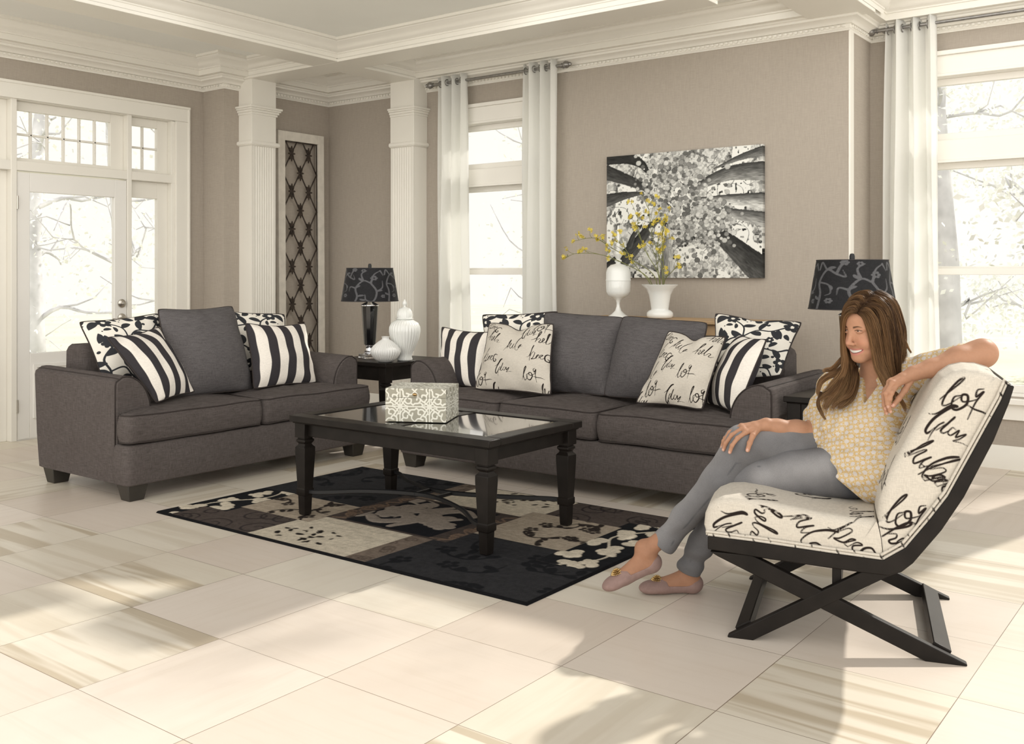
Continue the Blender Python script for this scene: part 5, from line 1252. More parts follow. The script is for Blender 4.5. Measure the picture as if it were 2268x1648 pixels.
for s in (-1, 1): blend(.35*np.exp(-(((f_-.06)/.03)**2+((l_-s*.038)/.018)**2+((z_+.038)/.018)**2)), (.62, .24, .17))
blend(.25*np.exp(-(((f_-.105)/.01)**2+(l_/.012)**2+((z_+.04)/.012)**2)), (.62, .26, .19))
S_ = lambda d, e=.0007: np.clip(.5-d/(2*e), 0, 1)        # soft inside test for a distance
l0_ = l_; l_ = l_-.0035; al = np.abs(l_); tpv = np.sqrt(np.clip(1-(l_/.036)**2, 0, 1)); mzv = -.0755+6.5*l_**2; mfv = .0665-23*l_**2; front = (f_ > mfv-.010)
zu = mzv+.0030+.0052*tpv; zl = mzv+.0030-.0108*tpv; ru = .0026+.0016*tpv; rl = .0024+.0022*tpv; within = S_(al-.036)
ins = S_(z_-(zu-ru*.55))*S_((zl+rl*.55)-z_)*within*front
blend(S_(np.abs(z_-zu)-ru)*within*front*(1-ins)*.8, (.46, .17, .14)); blend(S_(np.abs(z_-zl)-rl)*within*front*(1-ins)*.8, (.52, .20, .17))
blend(ins, (.16, .05, .045)); tooth = ins*S_(al-.029, .0015)*S_((zl+rl+.0010)-z_); gap = np.clip(1-np.abs(((l_+.0035) % .0070)-.0035)/.0009, 0, 1); blend(tooth, (.66, .64, .59)); blend(tooth*gap*.30, (.50, .38, .32)); l_ = l0_
for s in (-1, 1):
    dl = s*l_-.031; r2 = np.sqrt(dl**2+z_**2+(f_-.0675)**2); vis = S_(r2-.01275, .0004)*(f_ > .069)*S_(z_-(.0036-10*dl**2), .0004)*S_((-.0034+9*dl**2)-z_, .0004); a_ = np.sqrt((l_-s*.031+.0030)**2+(z_-.0004)**2)   # looking to her right
    blend(vis, (.50, .44, .40)); blend(vis*S_(a_-.0064), (.040, .018, .010)); blend(vis*S_(a_-.0024), (.004, .004, .004))  # eye whites tinted darker, shade painted into their colour
    inw = S_(np.abs(dl)-.0145)*(f_ > .060)
    blend(S_(np.abs(z_-(.0048-13*dl**2))-.0013, .0005)*inw*.95, (.025, .014, .010)); blend(S_(np.abs(z_+(.0042-11*dl**2))-.0005, .0005)*inw*.45, (.12, .05, .03))
    blend(S_(np.abs(z_-.0095)-.0006, .0006)*inw*.25, (.25, .11, .07))
    t = (s*l_-.012)/.037; zb = .0125+.0050*np.sin(np.clip(t, 0, 1)*2.2)-.0045*np.clip(t-.55, 0, 1)*2; blend(S_(np.abs(z_-zb)-.0031*(1.15-.95*t), .0008)*np.clip(t*8, 0, 1)*np.clip((1-t)*6, 0, 1)*(f_ > .03)*.90, (.060, .032, .018))

# --- arms and hands (own grids, joined to one skin)
def P_(lst): return [tuple(p) for p in lst]
def arm(sh, el, wr, r, fingers, thumb, pad=.03):
    pts = [sh, el, wr]+[f[:3] for F_ in fingers for f in F_]+[f[:3] for f in thumb]; A = np.array([p[:3] for p in pts]); fl = Field(A.min(0)-.075, A.max(0)+.075, .0018)
    fl.cap(sh, el, r[0], r[1], .01); m_ = el+(wr-el)*.35; fl.chain([(*el, r[1]), (*m_, r[2]), (*(el+(wr-el)*.75), r[3]*1.08), (*wr, r[3])], .02)
    for F_ in fingers: fl.cap(wr, F_[0][:3], r[3]*.72, .0098, .010)
    for a, b in zip(fingers[:-1], fingers[1:]): fl.cap(a[0][:3], b[0][:3], .0098, .0098, .006); fl.cap((wr+np.array(a[0][:3]))/2, (wr+np.array(b[0][:3]))/2, .0125, .0125, .008)
    for F_ in fingers+[thumb]: fl.chain(F_, .0035)
    for F_ in fingers+[thumb]:
        for p in F_[1:-1]: fl.ell(p[:3], (p[3]*1.07,)*3, None, .003)
    return fl
def fing(pts, r0=.0088, r1=.0068): n = len(pts); return [(*p, r0+(r1-r0)*i/(n-1)) for i, p in enumerate(pts)]
RHF = RH_FINGERS = [fing([(-.336,-.108,.676),(-.364,-.128,.655),(-.383,-.138,.628),(-.391,-.137,.603)]), fing([(-.350,-.088,.686),(-.388,-.104,.661),(-.410,-.110,.630),(-.418,-.107,.606)]),
        fing([(-.357,-.066,.690),(-.399,-.078,.666),(-.420,-.083,.634),(-.427,-.079,.610)]), fing([(-.360,-.045,.688),(-.399,-.052,.668),(-.419,-.056,.642),(-.426,-.053,.620)], .0078, .006)]
RTH = fing([(-.292,-.072,.688),(-.311,-.112,.664),(-.320,-.128,.640),(-.327,-.134,.614)], .0115, .0082)
LHF = [fing([(.181,-.222,.884),(.163,-.250,.858),(.157,-.253,.836),(.154,-.243,.816)]), fing([(.166,-.232,.888),(.144,-.256,.855),(.150,-.250,.820),(.159,-.240,.793)]),
       fing([(.158,-.212,.889),(.138,-.232,.850),(.140,-.229,.812),(.147,-.221,.784)]), fing([(.163,-.190,.892),(.142,-.202,.862),(.139,-.206,.830),(.141,-.203,.806)], .0078, .006)]
LTH = fing([(.226,-.178,.896),(.206,-.202,.862),(.186,-.226,.836),(.168,-.236,.812)], .0118, .0078)
ra = arm(R_SH, R_EL, R_WR, (.044, .042, .041, .0265), RHF, RTH); RP, RQ = ra.mesh(); RP = smooth_mesh(RP, RQ, 2)
la = arm(L_SH, L_EL, L_WR, (.044, .047, .045, .0265), LHF, LTH); LP, LQ = la.mesh(); LP = smooth_mesh(LP, LQ, 2)
def arm_col(P, fingers, thumb):
    c = np.tile(SK*V3(.94, .95, .95), (len(P), 1))
    for F_ in fingers+[thumb]:
        t = np.array(F_[-1][:3]); p = np.array(F_[-2][:3]); d = np.linalg.norm(P-t, axis=1); c = np.where((d < .014)[:, None], c*.8+np.array([.60, .27, .20])*.2, c)
        ax = (t-p)/np.linalg.norm(t-p); up = V3(0, -.75, .55); up = up-ax*(up@ax); up /= np.linalg.norm(up); q = P-(t+up*.0062+ax*.0005); e = q-(q@up)[:, None]*up; u = e@ax; v = np.linalg.norm(e-u[:, None]*ax, axis=1)
        nail = ((u/.0062)**2+(v/.0046)**2 < 1) & ((P-t)@up > .001); c = np.where(nail[:, None], np.array([.62, .38, .30]), c)
    return c
# --- torso under the blouse, lower legs and feet
def foot_frame(heel, toe, up):
    X_ = (toe-heel)/np.linalg.norm(toe-heel); Z_ = up-X_*(up@X_); Z_ /= np.linalg.norm(Z_); Y_ = np.cross(Z_, X_); return heel, np.array([X_, Y_, Z_])
RF = foot_frame(V3(-.652,-.080,.135), V3(-.828,-.195,.066), V3(-.15,0,1)); LF = foot_frame(V3(-.528,.085,.005), V3(-.752,.005,.005), V3(0,0,1))
def fp(Fr, x, y, z): return Fr[0]+Fr[1][0]*x+Fr[1][1]*y+Fr[1][2]*z
def foot(fl, Fr, shin, infl=0.0, shoe=False):
    B = Fr[1]; i = infl
    fl.ell(fp(Fr,.034,0,.034), (.036+i,.030+i,.034+i), B, .012); fl.cap(fp(Fr,.045,0,.035), fp(Fr,.150,0,.026), .031+i, .027+i, .015); fl.ell(fp(Fr,.175,0,.022), (.052+i,.041+i,.021+i), B, .018); fl.ell(fp(Fr,.210,.004,.018), (.034+i,.034+i,.017+i), B, .015)
    if not shoe:
        fl.cap(fp(Fr,.045,0,.070), fp(Fr,.165,0,.030), .031, .019, .02); fl.cap(fp(Fr,.044,0,.040), fp(Fr,.046,0,.10), .028, .031, .02); fl.cap(fp(Fr,.046,0,.085), shin, .031, .033, .02)
        for s in (-1, 1): fl.ell(fp(Fr,.048,s*.028,.078), (.011,.009,.011), B, .01)
LS = L_AN+(L_KN-L_AN)*.15; RS = R_AN+(R_KN-R_AN)*.12
fl = Field(V3(-.90,-.27,-.02), V3(-.46,.16,.36), .0026); foot(fl, RF, RS); foot(fl, LF, LS); FP, FQ = fl.mesh(); FP = smooth_mesh(FP, FQ, 2)
def torso(fl, g=0.0):
    fl.ell(CHC, (.092+g,.150+g,.115+g), TB, .03); fl.ell(V3(.060,.03,.66), (.090+g,.120+g,.11+g), TB, .05); fl.ell(V3(.040,.02,.56), (.12+g,.15+g,.09+g), TB, .05)
    for s in (-1, 1): fl.ell(CHC+TFv*.065+TLv*(s*.070)+V3(0,0,-.035), (.052+g,.060+g,.056+g), TB, .04)
    fl.cap(R_SH, L_SH, .050+g, .052+g, .04); fl.cap(R_SH, NB+V3(0,0,-.045), .05+g, .060+g, .04); fl.cap(L_SH, NB+V3(0,0,-.045), .05+g, .060+g, .04)
tf = Field(V3(-.20,-.25,.42), V3(.36,.30,.96), .0045); torso(tf, -.012); TP, TQ = tf.mesh()
parts = [(HP, HQ, HCOL), (RP, RQ, arm_col(RP, RHF, RTH)), (LP, LQ, arm_col(LP, LHF, LTH)), (FP, FQ, np.tile(SK*V3(.80, .78, .76), (len(FP), 1))), (TP, TQ, np.tile(SK, (len(TP), 1)))]
def orient(P, Q):
    a, b, c_ = P[Q[:, 0]], P[Q[:, 1]], P[Q[:, 2]]; return Q[:, ::-1] if np.einsum('ij,ij->i', a-P.mean(0), np.cross(b-P.mean(0), c_-P.mean(0))).sum() < 0 else Q
k = 0; VV = []; QQ = []; CC = []
for P, Q, c in parts: Q = orient(P, Q); VV.append(P); QQ.append(Q+k); CC.append(c); k += len(P)
def m_skin():
    t = NT('skin'); v = t.obj(); n = t.noise(v, 90, 4, .6); c = t.attr('tint', 'Color'); m_ = t.n('ShaderNodeMix', data_type='RGBA', blend_type='MULTIPLY'); t.set(m_.inputs[0], 1.0); t.set(m_.inputs[6], c)
    g = t.math('MULTIPLY_ADD', n, .22, .89); cc = t.n('ShaderNodeCombineColor'); [t.set(cc.inputs[i], g) for i in range(3)]; t.set(m_.inputs[7], cc.outputs[0])
    t.fin(m_.outputs[2], .52, 0, .18); t.b.inputs['Subsurface Weight'].default_value = .10; t.b.inputs['Subsurface Radius'].default_value = (.012, .005, .003); t.b.inputs['Subsurface Scale'].default_value = 1.0; return t.m
body = fld_obj('body', np.vstack(VV), np.vstack(QQ), m_skin(), pr, np.vstack(CC))

# --- jeans
jf = Field(V3(-.74,-.22,.04), V3(.24,.27,.70), .0034)
jf.ell(V3(.052,.025,.550), (.112,.145,.092), TB, .03)
jf.chain([(*L_HIP, .098), (*(L_HIP+(L_KN-L_HIP)*.5), .086), (*L_KN, .064)], .03); jf.chain([(*L_KN, .064), (*(L_KN+(L_AN-L_KN)*.32+V3(.02,0,0)), .060), (*(L_KN+(L_AN-L_KN)*.75), .046), (*L_AN, .042), (-.585,.062,.06,.042)], .03)
jg = Field(V3(-.74,-.22,.10), V3(.16,.27,.74), .0034)
rk = R_KN; mid = rk+(R_AN-rk)*.35+V3(.012,0,-.012)
jg.chain([(*R_HIP, .100), (*(R_HIP+(rk-R_HIP)*.5+V3(0,0,.005)), .086), (*rk, .067)], .012); jg.chain([(*rk, .067), (*mid, .062), (*(rk+(R_AN-rk)*.75), .046), (*R_AN, .042), (*(R_AN+(R_AN-rk)*.12), .042)], .03)
def plane(fl, p, n, lo, hi):
    n = np.array(n, float)/np.linalg.norm(n); fl.op(lo, hi, lambda X, Y, Z: (X-p[0])*n[0]+(Y-p[1])*n[1]+(Z-p[2])*n[2], 0, 'i')
plane(jg, V3(-.655,-.086,.222), R_AN-rk, V3(-.74,-.2,.10), V3(-.60,.0,.30)); plane(jf, V3(-.572,.06,.088), V3(-.35,.05,-1), V3(-.66,-.02,.0), V3(-.50,.14,.13))
def jw(X, Y, Z):   # creases at knee, hip and ankle
    w = .0040*np.sin(70*(X*.8+Z*.6)+9*Y)*np.exp(-(((X+.30)/.07)**2+((Z-.56)/.05)**2)) + .0045*np.sin(60*(X+.5*Z)-20*Y)*np.exp(-(((X-.0)/.12)**2+((Z-.56)/.09)**2)); w += .0036*np.sin(95*Z+12*X+14*Y)*np.exp(-((Z-.14)/.07)**2)+.0030*np.sin(80*(Z-.5*X))*np.exp(-(((X+.60)/.07)**2+((Z-.28)/.06)**2)); return w
g3 = np.meshgrid(*[jf.lo[i]+jf.h*np.arange(jf.n[i], dtype=np.float32) for i in range(3)], indexing='ij'); jf.d += jw(*g3).astype(np.float32)
g3 = np.meshgrid(*[jg.lo[i]+jg.h*np.arange(jg.n[i], dtype=np.float32) for i in range(3)], indexing='ij'); jg.d += jw(*g3).astype(np.float32)
JP, JQ = jf.mesh(); JP = smooth_mesh(JP, JQ, 2); JQ = orient(JP, JQ); JP2, JQ2 = jg.mesh(); JP2 = smooth_mesh(JP2, JQ2, 2); JQ2 = orient(JP2, JQ2); JQ = np.vstack([JQ, JQ2+len(JP)]); JP = np.vstack([JP, JP2])
# washed denim: pale on the fronts of thighs and shins, darker at seat and seams
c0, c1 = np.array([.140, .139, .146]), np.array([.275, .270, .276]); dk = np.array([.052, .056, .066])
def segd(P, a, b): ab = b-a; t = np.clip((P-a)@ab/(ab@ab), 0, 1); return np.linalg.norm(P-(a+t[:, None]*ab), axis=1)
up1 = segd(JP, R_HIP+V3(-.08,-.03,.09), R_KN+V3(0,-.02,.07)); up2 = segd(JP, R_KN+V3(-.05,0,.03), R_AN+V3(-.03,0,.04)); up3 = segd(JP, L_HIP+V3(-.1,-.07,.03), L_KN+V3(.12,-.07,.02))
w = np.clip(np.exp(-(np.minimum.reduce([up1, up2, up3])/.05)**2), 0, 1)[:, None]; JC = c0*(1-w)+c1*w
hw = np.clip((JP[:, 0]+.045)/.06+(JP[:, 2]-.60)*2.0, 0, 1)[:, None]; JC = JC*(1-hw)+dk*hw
def seam(pts):
    d = np.min([segd(JP, np.array(a, float), np.array(b, float)) for a, b in zip(pts[:-1], pts[1:])], 0); return np.clip(1.4-d/.0035, 0, 1)[:, None]
for pts_ in ([(-.06,-.04,.50),(-.20,-.065,.520),(-.30,-.108,.555),(-.37,-.118,.560),(-.47,-.12,.42),(-.57,-.125,.295),(-.63,-.122,.21)], [(.06,-.158,.50),(-.05,-.162,.49),(-.17,-.145,.455),(-.28,-.115,.43),(-.38,-.09,.44)], [(-.475,-.03,.33),(-.53,.0,.22),(-.575,.012,.10)]):
    q_ = seam(pts_); JC = JC*(1-q_*.55)+dk*q_*.55
def m_denim():
    t = NT('grey_washed_denim'); v = t.obj(); a = t.noise(t.vmul(v, (1, .3, 1)), 380, 2); n = t.noise(v, 20, 3); c = t.attr('tint', 'Color'); m_ = t.n('ShaderNodeMix', data_type='RGBA', blend_type='MULTIPLY'); t.set(m_.inputs[0], 1.0); t.set(m_.inputs[6], c)
    g = t.math('ADD', t.math('MULTIPLY_ADD', a, .35, .68), t.math('MULTIPLY', n, .3)); cc = t.n('ShaderNodeCombineColor'); [t.set(cc.inputs[i], g) for i in range(3)]; t.set(m_.inputs[7], cc.outputs[0]); t.bump(a, .2, .0008); return t.fin(m_.outputs[2], .8, 0, .2)
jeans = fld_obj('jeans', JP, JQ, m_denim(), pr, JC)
def ringpts(c, ax, r, n=28):
    ax = ax/np.linalg.norm(ax); u = np.cross(ax, V3(0, 1, .2)); u /= np.linalg.norm(u); v = np.cross(ax, u); return [tuple(c+u*r*math.cos(t)+v*r*math.sin(t)) for t in np.linspace(0, 2*PI, n+1)[:-1]]
M_HEM = simple('denim_hem', (.13, .13, .14), .8)
for c_, ax_ in ((V3(-.6475,-.0855,.2285), R_AN-rk), (V3(-.5705,.0597,.094), V3(-.35,.05,-1))): MB().tube(ringpts(c_, ax_, .0415), .0035, 6, closed=True).build('hem', M_HEM, jeans, sharp=180)


# --- blouse
bf = Field(V3(-.22,-.26,.40), V3(.50,.30,1.07), .0032)
bf.ell(CHC+V3(0,0,-.002), (.100,.158,.118), TB, .03)
for s in (-1, 1): bf.ell(CHC+TFv*.070+TLv*(s*.070)+V3(0,0,-.038), (.056,.064,.060), TB, .05)
bf.ell(V3(.045,.010,.665), (.112,.150,.115), TB, .06); bf.ell(V3(.078,-.035,.560), (.150,.186,.130), TB, .06); bf.cap(R_SH+V3(.01,0,0), L_SH, .056, .058, .05); bf.cap(R_SH, NB+V3(0,0,-.045), .056, .066, .04); bf.cap(L_SH, NB+V3(0,0,-.045), .056, .066, .04)
bf.chain([(*R_SH, .058), (*(R_SH+(R_EL-R_SH)*.6), .060), (*(R_EL+V3(-.012,-.008,.004)), .054)], .025)
sl = L_SH+(L_EL-L_SH)*.74; bf.chain([(*L_SH, .060), (*(L_SH+(L_EL-L_SH)*.42+V3(0,0,-.006)), .060), (*sl, .054)], .025); bf.ell(sl+V3(.004,.0,.020), (.034,.05,.030), None, .02)
VT = V3(.078, 0, .792)
g3 = np.meshgrid(*[bf.lo[i]+bf.h*np.arange(bf.n[i], dtype=np.float32) for i in range(3)], indexing='ij'); X, Y, Z = g3
cx_, cz_ = -.11, .62                                              # folds radiate from the crook of her right arm
ang = np.arctan2(Z-cz_, X-cx_); rad = np.hypot(Z-cz_, X-cx_)
wr = .0040*np.sin(17*ang+5*np.sin(rad*16))*np.clip(rad/.10, 0, 1)*np.exp(-(rad/.24)**2)+.0020*np.sin(60*(X*.55+Z*.35)+25*np.sin(9*Z))*np.exp(-((Z-.60)/.10)**2)
wr += .0022*np.sin(210*((X-VT[0])*TLv[0]+(Y+.06)*TLv[1]))*np.exp(-(((Z-.772)/.022)**2+((X-.08)/.05)**2)); wr += .0030*np.sin(75*X+30*Z)*np.exp(-(((X-.30)/.12)**2+((Z-.93)/.08)**2)) + .0026*np.sin(90*Z+30*X)*np.exp(-(((X+.08)/.07)**2+((Z-.70)/.07)**2))
bf.d += wr.astype(np.float32)
plane(bf, R_EL+V3(-.022,-.012,.006), V3(-.85,-.48,.22), R_EL-.085, R_EL+V3(.03,.04,.085)); plane(bf, sl+V3(.018,-.004,.006), V3(.93,-.3,.05), sl+V3(-.03,-.09,-.09), sl+V3(.10,.09,.09))
bf.op(V3(-.22,-.26,.40), V3(.50,.30,.74), lambda X, Y, Z: (X+.130)*-.62+(Z-.622)*-.78+.004*np.sin(26*Y+8*X), 0, 'i')
# neck and V opening
bf.cap(hp(-.030,0,-.050), NB+V3(-.002,.002,.010), .056, .056, .006, 's')
def vee(X, Y, Z):
    l = (X-VT[0])*TLv[0]+(Y+.06)*TLv[1]; f = (X-VT[0])*TFv[0]+(Y+.06)*TFv[1]; return np.maximum(np.maximum((np.abs(l)-.38*(Z-VT[2]))*.9, -f-.06), Z-.95)
bf.op(V3(-.05,-.20,.78), V3(.22,.10,.95), vee, .004, 's')
BP, BQ = bf.mesh(); BP = smooth_mesh(BP, BQ, 1)
def m_blouse():
    t = NT('yellow_lattice_print'); u = t.sep(t.attr('pat', 'Vector')); S = 1/.0245
    def lat(off):
        a = t.math('ADD', t.math('MULTIPLY', u[0], S), off); b = t.math('ADD', t.math('MULTIPLY', u[1], S), off)
        fa = t.math('SUBTRACT', t.math('FRACT', a), .5); fb = t.math('SUBTRACT', t.math('FRACT', b), .5); return t.math('SQRT', t.math('ADD', t.math('MULTIPLY', fa, fa), t.math('MULTIPLY', fb, fb)))
    d1 = lat(0.0); d2 = lat(.5); dot = t.ramp(d1, .32, .29); sm_ = t.ramp(d2, .17, .14); wt = t.math('MAXIMUM', dot, sm_)
    v = t.n('ShaderNodeTexVoronoi'); t.set(v.inputs['Vector'], t.attr('pat', 'Vector')); v.inputs['Scale'].default_value = 420; bead = t.ramp(v.outputs['Distance'], .30, .52)
    ring = t.mix(bead, (.74, .67, .52), (.62, .43, .19)); c = t.mix(wt, ring, (.66, .61, .58)); t.fin(c, .75, 0, .2)
    tl = t.n('ShaderNodeBsdfTranslucent'); t.set(tl.inputs['Color'], c); mx = t.n('ShaderNodeMixShader'); mx.inputs[0].default_value = .12; t.t.links.new(t.b.outputs[0], mx.inputs[1]); t.t.links.new(tl.outputs[0], mx.inputs[2]); t.t.links.new(mx.outputs[0], t.out.inputs[0]); return t.m
blouse = fld_obj('blouse', BP, BQ, m_blouse(), pr); bp = np.array([v.co for v in blouse.data.vertices]); q = np.deg2rad(28); uu = bp@TLv; vv_ = bp[:, 2]-.25*(bp@TFv)
vattr(blouse.data, 'pat', np.column_stack([uu*math.cos(q)-vv_*math.sin(q), uu*math.sin(q)+vv_*math.cos(q), np.zeros(len(bp))]))

# --- ballet flats
M_SHOE = simple('dusty_rose_suede', (.27, .178, .158), .8, var=.08, scale=60); M_GOLD = simple('gold_beads', (.62, .44, .20), .25, .9, var=.1)
def shoe(Fr, nm):
    o_, B = Fr; lo = np.min([fp(Fr, x, y, z) for x in (-.03, .27) for y in (-.07, .07) for z in (-.02, .1)], 0); hi = np.max([fp(Fr, x, y, z) for x in (-.03, .27) for y in (-.07, .07) for z in (-.02, .1)], 0)
    f = Field(lo, hi, .0018); foot(f, Fr, None, .0045, True)
    def top(X, Y, Z):
        q = [((X-o_[0])*B[i][0]+(Y-o_[1])*B[i][1]+(Z-o_[2])*B[i][2]) for i in range(3)]; s = np.clip((q[0]-.128)/.035-np.abs(q[1])*4, 0, 1); s = s*s*(3-2*s)
        return np.maximum((q[2]-(.022+.045*np.exp(-(np.maximum(q[0], 0)/.035)**2)+.010*np.clip(np.abs(q[1])/.03, 0, 1)+.10*s))*.8, -(q[2]+.002))
    f.op(lo, hi, top, 0, 'i'); P, Q = f.mesh(); P = smooth_mesh(P, Q, 2); s_ = fld_obj('shoe', P, Q, M_SHOE, pr)
    m = MB(); c = fp(Fr, .176, 0, .045); up = B[2]; g = np.random.default_rng(3)
    for ring_, (R, n, h) in enumerate(((.025, 22, .003), (.021, 18, .009), (.015, 14, .015), (.009, 9, .020))):
        for i in range(n):
            a = 2*PI*i/n+ring_*.3; d = B[0]*math.cos(a)+B[1]*math.sin(a); p0 = c+d*R*.35+up*h*.6; p1 = c+d*R+up*(h+.001); m.tube([p0, (p0+p1)/2+up*.003, p1], [.0014, .0025, .0011], 6)
    m.tube([c-up*.012, c+up*.006], .010, 10); m.build('rosette', M_GOLD, s_, sharp=180)
    return s_
shoe(RF, 'right'); shoe(LF, 'left')
